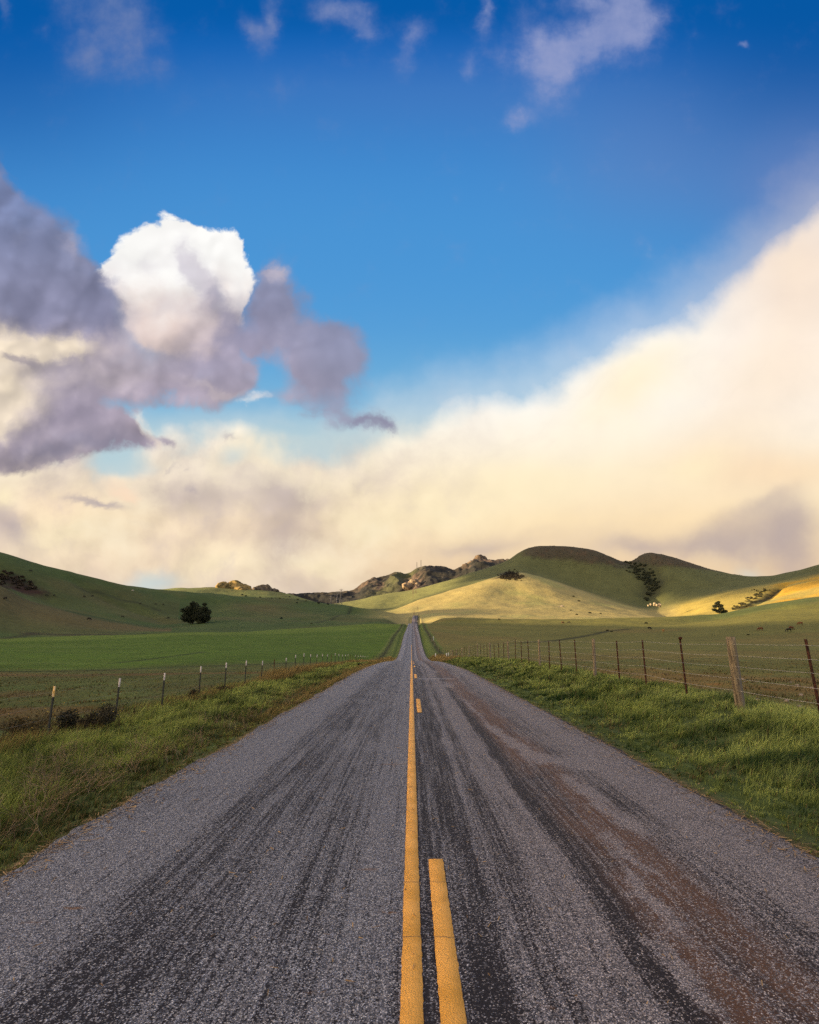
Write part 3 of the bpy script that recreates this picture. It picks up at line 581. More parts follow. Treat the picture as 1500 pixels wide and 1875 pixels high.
# ================================================================== road
def road_mat():
    m = bpy.data.materials.new('asphalt'); m.use_nodes = True
    t = NT(m.node_tree); b = t.n['Principled BSDF']
    P = t.node('ShaderNodeTexCoord').outputs['Object']
    sp = t.node('ShaderNodeSeparateXYZ'); t.put(sp.inputs[0], P); X, Y = sp.outputs[0], sp.outputs[1]
    wob = t.m('MULTIPLY_ADD', t.noise(None, 0.22, 4, 0.6, dims='1D', w=Y), 0.22, -0.11)
    xw = t.m('ADD', X, t.m('MULTIPLY', wob, t.ss(X, 0.2, 1.0)))
    # long streaks where the chips have worn off
    cxy = t.node('ShaderNodeCombineXYZ'); t.put(cxy.inputs[0], t.m('MULTIPLY', xw, 8.0)); t.put(cxy.inputs[1], t.m('MULTIPLY', Y, 0.14))
    s1 = t.noise(cxy.outputs[0], 1.0, 6, 0.62)
    cx2 = t.node('ShaderNodeCombineXYZ'); t.put(cx2.inputs[0], t.m('MULTIPLY', xw, 30.0)); t.put(cx2.inputs[1], t.m('MULTIPLY', Y, 0.55))
    s2 = t.noise(cx2.outputs[0], 1.0, 5, 0.65)
    cx3 = t.node('ShaderNodeCombineXYZ'); t.put(cx3.inputs[0], t.m('MULTIPLY', X, 1.6)); t.put(cx3.inputs[1], t.m('MULTIPLY', Y, 0.5))
    s3 = t.noise(cx3.outputs[0], 1.0, 5, 0.6)
    prof = t.curve(xw, [(-3.2, .40), (-3.04, .42), (-2.85, .16), (-2.5, .06), (-2.1, .10), (-1.85, .42), (-1.55, .52), (-1.2, .46), (-.95, .34), (-.7, .42), (-.45, .25), (-.2, .14), (-.06, .2), (.07, .70), (.2, .62), (.36, .72), (.52, .60),
                     (.62, .28), (.70, .56), (.76, .55), (.84, .20), (1.0, .14), (1.14, .12), (1.24, .78), (1.45, .74), (1.62, .68), (1.8, .74), (1.98, .62), (2.12, .42), (2.3, .40), (2.5, .18), (2.8, .08), (3.05, .16), (3.26, .5)], -3.2, 3.4)
    dark = t.m('ADD', prof, t.m('MULTIPLY', t.m('SUBTRACT', s1, 0.5), 1.05))
    dark = t.m('ADD', dark, t.m('MULTIPLY', t.m('SUBTRACT', s2, 0.5), 1.9))
    dark = t.m('ADD', dark, t.m('MULTIPLY', t.m('SUBTRACT', s3, 0.5), 0.7))
    # patches where pale chips still lie on the bleeding binder
    lp = t.blobs(t.v('ADD', P, t.v('MULTIPLY', t.v('SUBTRACT', t.noise(P, 3.0, 5, 0.6, color=True), (.5, .5, .5)), (.35, .9, 0))),
                 [(1.60, 10.9, .09, .9, 4, 1.2), (1.72, 9.5, .13, .55, 6, 1.2), (1.80, 8.7, .12, .30, 10, 1.0), (2.15, 8.4, .34, .22, 0, 1.3), (2.35, 8.1, .22, .25, 0, .8), (1.95, 7.0, .09, .45, 5, .9), (2.0, 5.9, .07, .5, 3, .8), (1.75, 4.9, .06, .5, 4, .7),
                  (1.55, 4.1, .07, .5, -3, .7), (1.4, 3.2, .06, .5, -3, .8), (1.52, 14.5, .05, 2.0, 1, .9), (1.38, 22.0, .16, 1.3, 0, 1.0), (1.2, 31, .2, 1.5, 0, .7)])
    dark = t.m('SUBTRACT', dark, t.m('MULTIPLY', lp, 1.15))
    dark = t.m('MULTIPLY_ADD', t.ss(dark, 0.0, 1.0), t.ss(Y, 5.0, 26.0, 0.68, 0.52), 0.12)  # streaks paler with distance, standing in for grazing sheen
    # chips: two sizes
    vo = t.node('ShaderNodeTexVoronoi', voronoi_dimensions='2D', feature='F1'); t.put(vo.inputs['Vector'], P); vo.inputs['Scale'].default_value = 112; vo.inputs['Randomness'].default_value = 1
    vs = t.node('ShaderNodeSeparateColor'); t.put(vs.inputs[0], vo.outputs['Color'])
    vo2 = t.node('ShaderNodeTexVoronoi', voronoi_dimensions='2D', feature='F1'); t.put(vo2.inputs['Vector'], P); vo2.inputs['Scale'].default_value = 210
    vs2 = t.node('ShaderNodeSeparateColor'); t.put(vs2.inputs[0], vo2.outputs['Color'])
    rnd = t.m('MULTIPLY_ADD', vs.outputs[0], 0.72, t.m('MULTIPLY', vs2.outputs[0], 0.28))
    stone = t.ss(t.m('SUBTRACT', rnd, dark), -0.07, 0.10)
    edge_ = t.ss(vo.outputs['Distance'], 0.62, 0.30)
    stone = t.m('MULTIPLY', stone, t.m('MULTIPLY_ADD', edge_, 0.55, 0.45))
    sc = t.ramp(vs.outputs[1], [(0.0, (.07, .075, .09)), (.3, (.17, .17, .19)), (.55, (.30, .27, .26)), (.75, (.42, .42, .46)), (.9, (.50, .47, .44)), (1.0, (.80, .78, .78))])
    lx = t.ss(xw, 1.30, 1.55, 0, 1); lx = t.m('MULTIPLY', lx, t.ss(xw, 2.2, 1.9, 0, 1))
    binder = t.mix(t.m('MULTIPLY', lx, t.ss(s3, .30, .5)), (.020, .018, .020), (.086, .052, .034))
    binder = t.mix(t.m('MULTIPLY', vs2.outputs[1], 0.5), binder, t.v('MULTIPLY', binder, (2.0, 1.9, 2.0)))
    c = t.mix(stone, binder, sc)
    # a warmer, dustier right lane; cooler left
    c = t.mix(t.ss(X, -0.5, 1.5, 0, 1), t.v('MULTIPLY', c, (0.90, 0.90, 0.92)), t.v('MULTIPLY', c, (0.98, 0.86, 0.80)))
    # dry straw stains blown on to the road
    st = t.blobs(t.v('ADD', P, t.v('MULTIPLY', t.v('SUBTRACT', t.noise(P, 14.0, 4, 0.6, color=True), (.5, .5, .5)), (.25, .08, 0))),
                 [(-2.15, 3.98, .09, .02, 0, 1), (-2.3, 3.8, .12, .02, 0, .6), (-.33, 4.55, .10, .025, 0, .8), (-.13, 3.9, .06, .015, 0, .9), (-.26, 8.1, .30, .03, 0, .8), (-.9, 8.6, .2, .03, 0, .4), (.62, 3.0, .05, .03, 0, .5), (-.5, 3.1, .05, .02, 0, .5), (-.75, 5.4, .1, .03, 0, .4)])
    c = t.mix(t.m('MULTIPLY', t.ss(st, .2, 1.0), 0.75), c, (.22, .10, .03))
    # transverse joint and hairline cracks
    jn = t.m('MULTIPLY', t.ss(t.m('ABSOLUTE', t.m('SUBTRACT', Y, t.m('MULTIPLY_ADD', X, 0.05, 25.2))), 0.22, 0.10), t.m('MULTIPLY', t.ss(X, .25, .4), t.ss(X, 2.1, 1.7)))
    c = t.mix(t.m('MULTIPLY', jn, 0.55), c, (.50, .47, .46))
    t.put(b.inputs['Base Color'], c)
    b.inputs['Roughness'].default_value = .72
    t.put(b.inputs['Specular IOR Level'], t.m('MULTIPLY_ADD', stone, 0.35, 0.12))
    bp = t.node('ShaderNodeBump'); bp.inputs['Strength'].default_value = 0.9; bp.inputs['Distance'].default_value = 0.007
    t.put(bp.inputs['Height'], t.m('MULTIPLY_ADD', edge_, stone, t.m('MULTIPLY', vs2.outputs[2], .3)))
    t.l.new(bp.outputs[0], b.inputs['Normal'])
    return m
rows = np.concatenate([np.linspace(-60, -2, 30), np.arange(-1.9, 14, 0.06), np.geomspace(14, 735, 600)])
cx = np.concatenate([[XL - .12, XL - .03], np.linspace(XL, XR, 27), [XR + .03, XR + .12]])
RXX, RYY = np.meshgrid(cx, rows, indexing='ij')
jl = (0.10 * fbm(rows * 1.3, rows * 0 + 3, 4, 61) + .05 * fbm(rows * 7, rows * 0 + 3, 3, 62)); jr = (0.10 * fbm(rows * 1.3, rows * 0 + 9, 4, 63) + .05 * fbm(rows * 7, rows * 0 + 8, 3, 64))
wl = sstep(-2.4, XL, RXX); wr = sstep(2.6, XR, RXX)
RXe = RXX + wl * jl[None, :] + wr * jr[None, :]
def road_top(x, Y): return road_z(Y) + 0.012 + 0.03 * (1 - (x / 3.2) ** 2)
RZ = road_top(RXX.clip(XL, XR), RYY)
RZ[0] -= .20; RZ[-1] -= .20; RZ[1] -= .025; RZ[-2] -= .025
RZ += 0.004 * fbm(RXe * 2, RYY * .7, 3, 66)
idr = np.arange(RXX.size).reshape(RXX.shape)
Fr = np.stack([idr[:-1, :-1], idr[1:, :-1], idr[1:, 1:], idr[:-1, 1:]], -1).reshape(-1, 4)
road = mesh_np('road', np.stack([RXe + road_x(RYY), RYY, RZ], -1).reshape(-1, 3), Fr, road_mat(), smooth=True)
tag(road, kind='structure')

def paint_mat():
    m = bpy.data.materials.new('yellow_paint'); m.use_nodes = True
    t = NT(m.node_tree); b = t.n['Principled BSDF']
    P = t.node('ShaderNodeTexCoord').outputs['Object']
    n = t.noise(P, 26, 8, 0.7); n2 = t.noise(P, 4, 5, 0.6); n3 = t.noise(P, 160, 3, 0.6)
    c = t.mix(t.ss(n2, .35, .65), (.74, .330, .022), (.92, .43, .060))
    c = t.mix(t.ss(n, .56, .74), c, (.46, .19, .018))
    sy = t.node('ShaderNodeSeparateXYZ'); t.put(sy.inputs[0], P)
    yy = t.m('ADD', sy.outputs[1], t.m('MULTIPLY', t.noise(P, 18, 3, .6), .05))
    for y_ in (3.62, 4.35, 5.62, 6.9, 8.28, 9.9, 12.9, 15.2, 19.0):
        c = t.mix(t.m('MULTIPLY', t.ss(t.m('ABSOLUTE', t.m('SUBTRACT', yy, y_)), .004 + y_ * .0009, .001), .75), c, (.12, .06, .02))
    c = t.mix(t.ss(t.m('MULTIPLY', n, n3), .40, .47), c, (.10, .06, .03))
    t.put(b.inputs['Base Color'], c); b.inputs['Roughness'].default_value = .55
    bp = t.node('ShaderNodeBump'); bp.inputs['Strength'].default_value = 0.9; bp.inputs['Distance'].default_value = 0.008
    vo = t.node('ShaderNodeTexVoronoi', voronoi_dimensions='2D'); t.put(vo.inputs['Vector'], P); vo.inputs['Scale'].default_value = 95
    t.put(bp.inputs['Height'], t.m('ADD', t.m('MULTIPLY', t.m('SUBTRACT', 1.0, vo.outputs['Distance']), .7), n)); t.l.new(bp.outputs[0], b.inputs['Normal'])
    return m
YEL = paint_mat()
def stripe(name, x0, x1, y0, y1):
    n = int(min(2500, max(30, (y1 - y0) / 0.03)))
    ys = np.linspace(y0, y1, n) if y1 < 20 else (np.linspace(y0, y1, 60) if y0 > 0 else np.concatenate([np.arange(y0, 14, .03), np.geomspace(14, y1, 900)]))
    r = np.random.default_rng(int(y0 * 7 + 999))
    k = len(ys)
    e0 = x0 + .0015 * r.standard_normal(k) + .0016 * fbm(ys * 1.1, ys * 0, 3, 71); e1 = x1 + .0015 * r.standard_normal(k) + .0016 * fbm(ys * 1.1, ys * 0 + 4, 3, 73)
    top = [np.stack([e + road_x(ys), ys, road_top(e, ys) + .0075], -1) for e in (e0, (e0 + e1) / 2, e1)]
    lo = [np.stack([e + d + road_x(ys), ys, road_top(e, ys) - .004], -1) for e, d in ((e0, -.003), (e1, .003))]
    V = np.concatenate([lo[0], top[0], top[1], top[2], lo[1]])
    i = np.arange(k - 1); F = np.concatenate([np.stack([a * k + i, (a + 1) * k + i, (a + 1) * k + i + 1, a * k + i + 1], -1) for a in range(4)])
    return tag(mesh_np(name, V, F, YEL), kind='structure')
stripe('road_line', -.053, .050, -20, 175)
for k in range(-1, 8):
    y1 = 4.74 + 11.9 * k
    stripe('road_dash', .130, .240, y1 - 3.05, y1)

# ================================================================== rocky range behind
def simple_mat(name, c0, c1, scale, rough=.9, bump=.5, dist=.1, det=6, lo=.35, hi=.65, attr=False, spec=.2, c2=None):
    m = bpy.data.materials.new(name); m.use_nodes = True
    t = NT(m.node_tree); b = t.n['Principled BSDF']
    P = t.node('ShaderNodeTexCoord').outputs['Object']
    n = t.noise(P, scale, det, .65)
    c = t.mix(t.ss(n, lo, hi), c0, c1)
    if attr: c = t.v('MULTIPLY', t.node('ShaderNodeVertexColor', layer_name='tint').outputs[0], t.m('MULTIPLY_ADD', n, 1.4, .3))
    if c2: c = t.mix(t.ss(t.noise(P, scale * 4.3, 5, .6), .58, .7), c, c2)
    t.put(b.inputs['Base Color'], c); b.inputs['Roughness'].default_value = rough; b.inputs['Specular IOR Level'].default_value = spec
    bp = t.node('ShaderNodeBump'); bp.inputs['Strength'].default_value = bump; bp.inputs['Distance'].default_value = dist
    t.put(bp.inputs['Height'], n); t.l.new(bp.outputs[0], b.inputs['Normal'])
    return m
ROCK = simple_mat('pale_rock', (.20, .16, .12), (.42, .33, .24), .35, .9, .8, 1.2, 8)
RANGE = simple_mat('scrub_and_rock', (.5, .5, .5), (.5, .5, .5), .05, .95, .8, 4.0, 9, attr=True)
def range_mesh(name, sky_pts, foot_pts, r_sky, r_foot, nx, nr_, rough_amp, colour, seed):
    p = sorted(elev(x, y) for x, y in sky_pts); q = sorted(elev(x, y) for x, y in foot_pts)
    az = np.linspace(p[0][0], p[-1][0], nx)
    es = np.interp(az, [a for a, _ in p], [e for _, e in p]); ef = np.interp(az, [a for a, _ in q], [e for _, e in q])
    v = np.linspace(0, 1.6, nr_)
    AA, VV = np.meshgrid(az, v, indexing='ij')
    rr = r_foot + (r_sky - r_foot) * VV
    zs = EYE + es[:, None] * r_sky; zf = EYE + ef[:, None] * r_foot
    h = np.where(VV <= 1, zf + (zs - zf) * np.sin(np.clip(VV, 0, 1) * np.pi / 2) ** 1.15, zs - (zs * .5) * ((VV - 1) / .6) ** 1.4)
    xx, yy = rr * np.sin(AA), rr * np.cos(AA)
    rid = 1 - np.abs(fbm(xx / 110, yy / 120, 4, seed, .5)) * 2.0
    amp = rough_amp * np.clip(VV * 3, 0, 1) * np.clip(1.15 - np.abs(VV - 1) * .0, .3, 1)
    taper = np.clip(np.minimum(AA - az[0], az[-1] - AA) / .02, 0, 1)
    h = h + (amp * (rid - .75) * np.where(VV > .93, .35, 1) + rough_amp * .13 * fbm(xx / 18, yy / 18, 4, seed + 4)) * taper
    i = np.arange(nx * nr_).reshape(nx, nr_)
    F = np.stack([i[:-1, :-1], i[1:, :-1], i[1:, 1:], i[:-1, 1:]], -1).reshape(-1, 4)
    cc = colour(AA, VV, xx, yy, h)
    return tag(mesh_np(name, np.stack([xx, yy, h], -1).reshape(-1, 3), F, RANGE, cols=cc.reshape(-1, 3), smooth=False), kind='structure')
SKY = [(500,1096),(530,1090),(545,1090.5),(573,1088.5),(600,1088),(625,1086),(648,1081),(655,1076),(663,1069),(672,1064),(684,1060),(695,1058),(706,1056),(716,1052),(727,1050),(739,1052),(752,1050),(762,1044),(772,1039.5),(779,1036.5),(787,1036),(795,1038),(803,1039.5),(811,1041),
       (818,1042),(825,1044.5),(834,1046),(841,1042),(846,1041),(853,1035),(858,1036),(863.5,1030),(868,1028),(880,1027),(892,1029),(904,1029),(914,1027),(929,1027.5),(960,1030),(1010,1040)]
FOOT = [(500,1110),(600,1112),(700,1108),(800,1090),(900,1062),(1010,1060)]
def rcol(A, V, X, Y, H):
    px = np.tan(A) * 1000 / .99 + 754
    n = fbm(X / 45, Y / 45, 4, 77); n2_ = fbm(X / 14, Y / 14, 4, 78)
    c = np.zeros(A.shape + (3,)) + C(.024, .024, .020)  # scrub and rock tones kept dark to stand in for cloud shade
    k = sstep(.05, .35, n)[..., None]; c = c * (1 - k) + C(.050, .043, .030) * k
    grass = (np.exp(-(((px - 705 - (V - .3) * 90) / 26) ** 2)) * sstep(.05, .2, V) * sstep(.98, .75, V))[..., None]; c = c * (1 - grass) + C(.075, .078, .036) * grass
    rk = np.clip(np.exp(-((px - 758) / 17) ** 2) * sstep(.15, .3, V) * sstep(.65, .45, V) * 1.3 + np.exp(-((px - 885) / 34) ** 2) * sstep(.55, .7, V)
                 + np.exp(-((px - 668) / 22) ** 2) * sstep(.5, .7, V) * .8 + np.exp(-((px - 695) / 10) ** 2) * sstep(.3, .4, V) * sstep(.7, .6, V) + np.exp(-((px - 785) / 14) ** 2) * sstep(.6, .72, V) * sstep(.9, .8, V) * .8, 0, 1) * sstep(-.25, .12, n2_)
    rk = rk[..., None]; c = c * (1 - rk) + C(.12, .085, .062) * rk
    return c
range_mesh('rocky_hills', SKY, FOOT, 2700, 2150, 620, 150, 22, rcol, 81)

def ico(sub):
    import bmesh
    bm = bmesh.new(); bmesh.ops.create_icosphere(bm, subdivisions=sub, radius=1)
    v = np.array([x.co[:] for x in bm.verts]); f = np.array([[q.index for q in x.verts] for x in bm.faces]); bm.free()
    return v, f
ICO5 = ico(5); ICO4 = ico(4); ICO3 = ico(3); ICO2 = ico(2)
def lump(src, c, s, seed, amp=.35, freq=1.6, rot=0, facet=0.0):
    v, f = src
    d = v.copy()
    k = 1 + amp * fbm3(d * freq + seed * 3.1, 5, seed % 40, .6)
    if facet:
        rg = np.random.default_rng(seed); nn = rg.normal(size=(14, 3)); nn /= np.linalg.norm(nn, axis=1)[:, None]
        lim = rg.uniform(.62, .95, 14)
        dp = d @ nn.T
        k2 = np.min(np.where(dp > .15, lim / np.maximum(dp, .15), 9), axis=1); k = k * np.minimum(1, k2) * facet + k * (1 - facet)
    d = d * k[:, None] * np.array(s)
    cr, sr = math.cos(rot), math.sin(rot)
    d = np.stack([d[:, 0] * cr - d[:, 1] * sr, d[:, 0] * sr + d[:, 1] * cr, d[:, 2]], -1)
    return d + np.array(c), f
def join(parts):
    V, F, o = [], [], 0
    for v, f in parts: V.append(v); F.append(f + o); o += len(v)
    return np.concatenate(V), np.concatenate(F)
def outcrop(label, lumps, mat, name='rock_outcrop', group=None, src=None):
    """lumps: photo px x, y(top), r, half width px, half height px"""
    x0, y0, r0 = lumps[0][0], lumps[0][1], lumps[0][2]
    a, e = elev(x0, y0); base = Vector((r0 * math.sin(a), r0 * math.cos(a), 0)); base.z = float(ground(base.x, base.y))
    parts = []
    for k, (x, y, r, hw, hh) in enumerate(lumps):
        a, e = elev(x, y + hh); c = np.array([r * math.sin(a), r * math.cos(a), EYE + e * r]) - np.array(base)
        parts.append(lump(src or ICO5, c, (hw * r / 1000, hw * r / 1000 * .8, hh * r / 1000), int(x) + k, .38, 2.0, k * .7, .8))
    V, F = join(parts)
    o = mesh_np(name, V, F, mat, loc=base, smooth=False)
    return tag(o, label, 'rock', group)
ROCKG = simple_mat('cream_rock', (.16, .13, .09), (.45, .36, .24), .5, .95, .9, 1.0, 8)
ROCKY = simple_mat('lichened_rock', (.07, .06, .022), (.38, .26, .09), .12, .95, .9, 1.5, 8, .38, .6)
ROCKD = simple_mat('dark_rock', (.040, .036, .026), (.15, .12, .08), .2, .95, .9, 1.5, 8)
outcrop('large golden lichen-covered rock outcrop on the ridge above the left-hand trees', [(430, 1061.5, 1040, 25, 18), (412, 1067, 1030, 18, 14), (449, 1069, 1050, 17, 13), (438, 1073, 1025, 22, 11), (402, 1074, 1030, 9, 8)], ROCKY)
outcrop('dark pointed rocky knoll just right of the golden outcrop on the left ridge', [(482, 1070, 1090, 17, 15), (497, 1077, 1090, 15, 10), (466, 1075, 1090, 12, 10), (512, 1082, 1095, 14, 8), (528, 1088, 1100, 14, 6)], ROCKD)
outcrop('highest craggy peak of the far rocky hills', [(882, 1014.5, 2690, 14, 19), (894, 1021, 2680, 20, 17), (866, 1026, 2680, 15, 15), (912, 1025.5, 2690, 20, 12), (874, 1019, 2690, 12, 15), (853, 1033, 2660, 10, 8), (926, 1026.5, 2700, 9, 8)], simple_mat('peak_rock', (.045, .036, .030), (.20, .145, .10), .03, .95, 1.0, 6, 8))
outcrop('sunlit pale cliff low on the middle rocky hill', [(757, 1060, 2330, 13, 10), (748, 1066, 2310, 12, 8), (766, 1065, 2320, 10, 8)], simple_mat('cliff_rock', (.05, .04, .03), (.34, .25, .16), .02, .95, 1.0, 6, 8))
outcrop('cluster of pale boulders in the gully below the right-hand summit', [(1199, 1103.5, 890, 3.4, 3.2), (1192, 1105, 890, 2.6, 2.4), (1208, 1104.5, 892, 3.2, 3.6), (1187, 1107, 888, 1.8, 1.6), (1203, 1106, 888, 2.2, 2)], ROCKG, src=ICO4)
outcrop('small pale boulder half way up the sunlit slope of the central hill', [(1029, 1108.5, 860, 5, 2), (1023, 1109.5, 858, 3, 1.2)], ROCK, src=ICO3)

# unseen opaque cloud added left of view, shaped to shade the upper hills
CLOUDM = bpy.data.materials.new('shade_cloud_matte'); CLOUDM.use_nodes = True
CLOUDM.node_tree.nodes['Principled BSDF'].inputs['Base Color'].default_value = (.85, .85, .86, 1); CLOUDM.node_tree.nodes['Principled BSDF'].inputs['Roughness'].default_value = 1
cl_parts = []
rg = np.random.default_rng(5)
for k in range(26):
    yy = 330 + k * 38 + rg.uniform(-12, 12)
    zb = 434 + np.interp(yy, [330, 520, 800, 1000, 1300], [24, 4, 6, 12, 30])
    h = rg.uniform(70, 120)
    cl_parts.append(lump(ICO3, (rg.uniform(-90, 90), yy - 800, zb - 600 + h), (rg.uniform(160, 240), rg.uniform(75, 100), h), k, .12, 1.5))
    cl_parts.append(lump(ICO3, (rg.uniform(-120, 120), yy - 800, zb - 600 + h + 90), (rg.uniform(120, 200), rg.uniform(75, 110), rg.uniform(80, 120)), k + 50, .25, 1.5))
Vc, Fc = join(cl_parts)
tag(mesh_np('shade_cloud', Vc, Fc, CLOUDM, loc=(-1800, 800, 600), smooth=True), kind='structure')

# ================================================================== fences
def prism(profile, z0, z1, x=0, y=0, nz=2, lean=(0, 0), taper=1.0, jit=0.0, seed=0):
    n = len(profile); P = np.array(profile, float); V = []
    rg = np.random.default_rng(seed); ph = rg.normal(size=n) * jit
    for k in range(nz):
        f = k / (nz - 1); z = z0 + (z1 - z0) * f
        s = 1 + (taper - 1) * f
        rr = 1 + ph * (1 + .3 * np.sin(f * 9 + seed)) if jit else 1
        q = P * s * (np.array(rr)[:, None] if jit else 1)
        V.append(np.column_stack([q[:, 0] + x + lean[0] * (z - z0), q[:, 1] + y + lean[1] * (z - z0), np.full(n, z)]))
    V = np.concatenate(V); F = []
    for k in range(nz - 1):
        for i in range(n):
            j = (i + 1) % n; F.append([k * n + i, k * n + j, (k + 1) * n + j, (k + 1) * n + i])
    c0 = len(V); V = np.vstack([V, [V[(nz - 1) * n:].mean(0)]])
    T = [[(nz - 1) * n + i, (nz - 1) * n + (i + 1) % n, c0] for i in range(n)]
    return V, np.array(F), np.array(T)
def tprof(w=.044, d=.038, t=.010):
    return [(-w / 2, 0), (w / 2, 0), (w / 2, t), (t / 2, t), (t / 2, d), (-t / 2, d), (-t / 2, t), (-w / 2, t)]
POSTG = simple_mat('dark_green_paint', (.010, .014, .012), (.022, .024, .020), 30, .6, .3, .002)
TIPW = simple_mat('white_tip_paint', (.42, .37, .34), (.62, .56, .52), 40, .6, .3, .002, c2=(.35, .2, .12))
TIPO = simple_mat('lichened_tip', (.60, .34, .05), (.75, .60, .40), 25, .8, .3, .002)
RUST = simple_mat('rusty_steel', (.022, .009, .006), (.095, .034, .014), 22, .85, .6, .002)
WOOD = simple_mat('weathered_wood', (.13, .085, .050), (.30, .215, .135), 6, .9, .8, .01, 8, c2=(.10, .07, .05))
def wood_mat():
    m = bpy.data.materials.new('grey_timber'); m.use_nodes = True
    t = NT(m.node_tree); b = t.n['Principled BSDF']
    P = t.v('MULTIPLY', t.node('ShaderNodeTexCoord').outputs['Object'], (14, 14, 1.0))
    n = t.noise(P, 2.6, 8, .68); n2_ = t.noise(P, .5, 4, .6)
    c = t.mix(t.ss(n, .35, .62), (.085, .060, .036), (.36, .27, .15)); c = t.mix(t.ss(n2_, .45, .65), c, (.20, .165, .125))
    t.put(b.inputs['Base Color'], c); b.inputs['Roughness'].default_value = .9
    bp = t.node('ShaderNodeBump'); bp.inputs['Strength'].default_value = 1.0; bp.inputs['Distance'].default_value = .012
    t.put(bp.inputs['Height'], n); t.l.new(bp.outputs[0], b.inputs['Normal']); return m
WOOD = wood_mat()
WIREM = simple_mat('galvanised_wire', (.34, .31, .26), (.52, .47, .40), 9, .5, 0, .001)
def tube(pts, r, sides=4):
    P = np.array(pts); n = len(P); V = []
    for k in range(sides):
        a = 2 * math.pi * (k + .5) / sides
        V.append(P + np.array([math.cos(a) * r, 0, math.sin(a) * r]))
    V = np.concatenate(V); i = np.arange(n - 1)
    F = np.concatenate([np.stack([k * n + i, k * n + i + 1, ((k + 1) % sides) * n + i + 1, ((k + 1) % sides) * n + i], -1) for k in range(sides)])
    return V, F
def barbed(tops, r, name, parent, base):
    pts = []
    for p, q in zip(tops[:-1], tops[1:]):
        L = abs(q[1] - p[1])
        for f in (0, .25, .5, .75): pts.append(tuple(p[i] + (q[i] - p[i]) * f - (0.012 * L * f * (1 - f) if i == 2 else 0) for i in range(3)))
    pts.append(tops[-1])
    V, F = tube(np.array(pts) - np.array(base), r)
    T = []
    for p, q in zip(tops[:-1], tops[1:]):           # barbs on the near spans
        if False:
            for f in np.arange(.05, 1, .055):
                c_ = np.array([p[i] + (q[i] - p[i]) * f for i in range(3)]) - np.array(base); T.append(c_)
    if T:
        V0 = []; F0 = []; o = len(V)
        for c_ in T:
            for s_ in (1, -1):
                a = np.array([[.004, 0, -.004], [-.004, 0, -.004], [.002, .018 * s_, .016]]); F0.append([o, o + 1, o + 2, o + 2]); V0.append(c_ + a); o += 3
        V = np.vstack([V] + V0); F = [F, np.array([f[:3] for f in F0])]
    return mesh_np(name, V, F, WIREM, parent=parent)

rgf = np.random.default_rng(11)
# --- right-hand fence: wooden posts with three rusty steel posts between, five strands
base = (6.75, 11.8, 0.0)
rf = empty('wire_fence', base)
tag(rf, 'five-strand wire fence with wooden posts and rusty steel posts on the right-hand verge', 'fence')
def skirt_circle(r, n=18):
    return [(r * math.cos(2 * math.pi * i / n), r * math.sin(2 * math.pi * i / n)) for i in range(n)]
tops, lows = [], []
ysr = [11.8 + 2.28 * k for k in range(-5, 37)] + [97 + 7.5 * k for k in range(41)]
for n_, Y in enumerate(ysr):
    k = n_ - 5
    X = 6.75 + float(road_x(Y)) + rgf.uniform(-.05, .05)
    g0 = float(ground(X, Y))
    wooden = (k % 4 == 0) if n_ < 42 else (n_ % 3 == 0)
    ln = (rgf.uniform(-.022, .025), rgf.uniform(-.02, .02))
    if k == 0: ln = (-.012, 0)
    if k == -1: ln = (-.035, .01)
    H = {0: 1.45, -1: 1.40, 1: 1.43}.get(k, 1.36 + rgf.uniform(-.03, .03) + (.08 if wooden else 0))
    top_z = g0 + H
    b_ = (X - base[0], Y - base[1], g0 - base[2])
    if wooden:
        rad = .094 if k == 0 else rgf.uniform(.058, .075)
        V, F, T = prism(skirt_circle(rad), -.45, H, 0, 0, 14, ln, .90, .035, seed=n_ + 3)
        o = mesh_np('wooden_post', V, [F, T], WOOD, parent=rf, loc=b_, smooth=False)
        if k == 0: o['label'] = 'nearest thick weathered wooden post'
    else:
        V, F, T = prism(tprof(.044, .040, .012), -.4, H, 0, 0, 2, ln)
        o = mesh_np('steel_post', V, [F, T], RUST, parent=rf, loc=b_)
        if k == 1:
            v, f = lump(ICO2, (ln[0] * (H + .4), 0, H + .012), (.052, .05, .038), 4, .25)
            cp = mesh_np('cap', v, f, RUST, parent=o, smooth=True); o['label'] = 'rusty steel post with a dark cap'
    tops.append((X + ln[0] * (H + .4), Y, g0)); lows.append(H)
for j, fr_ in enumerate((1.30, 1.07, .85, .61, .37)):
    pts = [(x - .03, y, g + fr_ * (1.0 if y < 60 else 1.0)) for (x, y, g) in tops if y < 100]
    barbed(pts, .0046, 'wire', rf, base)
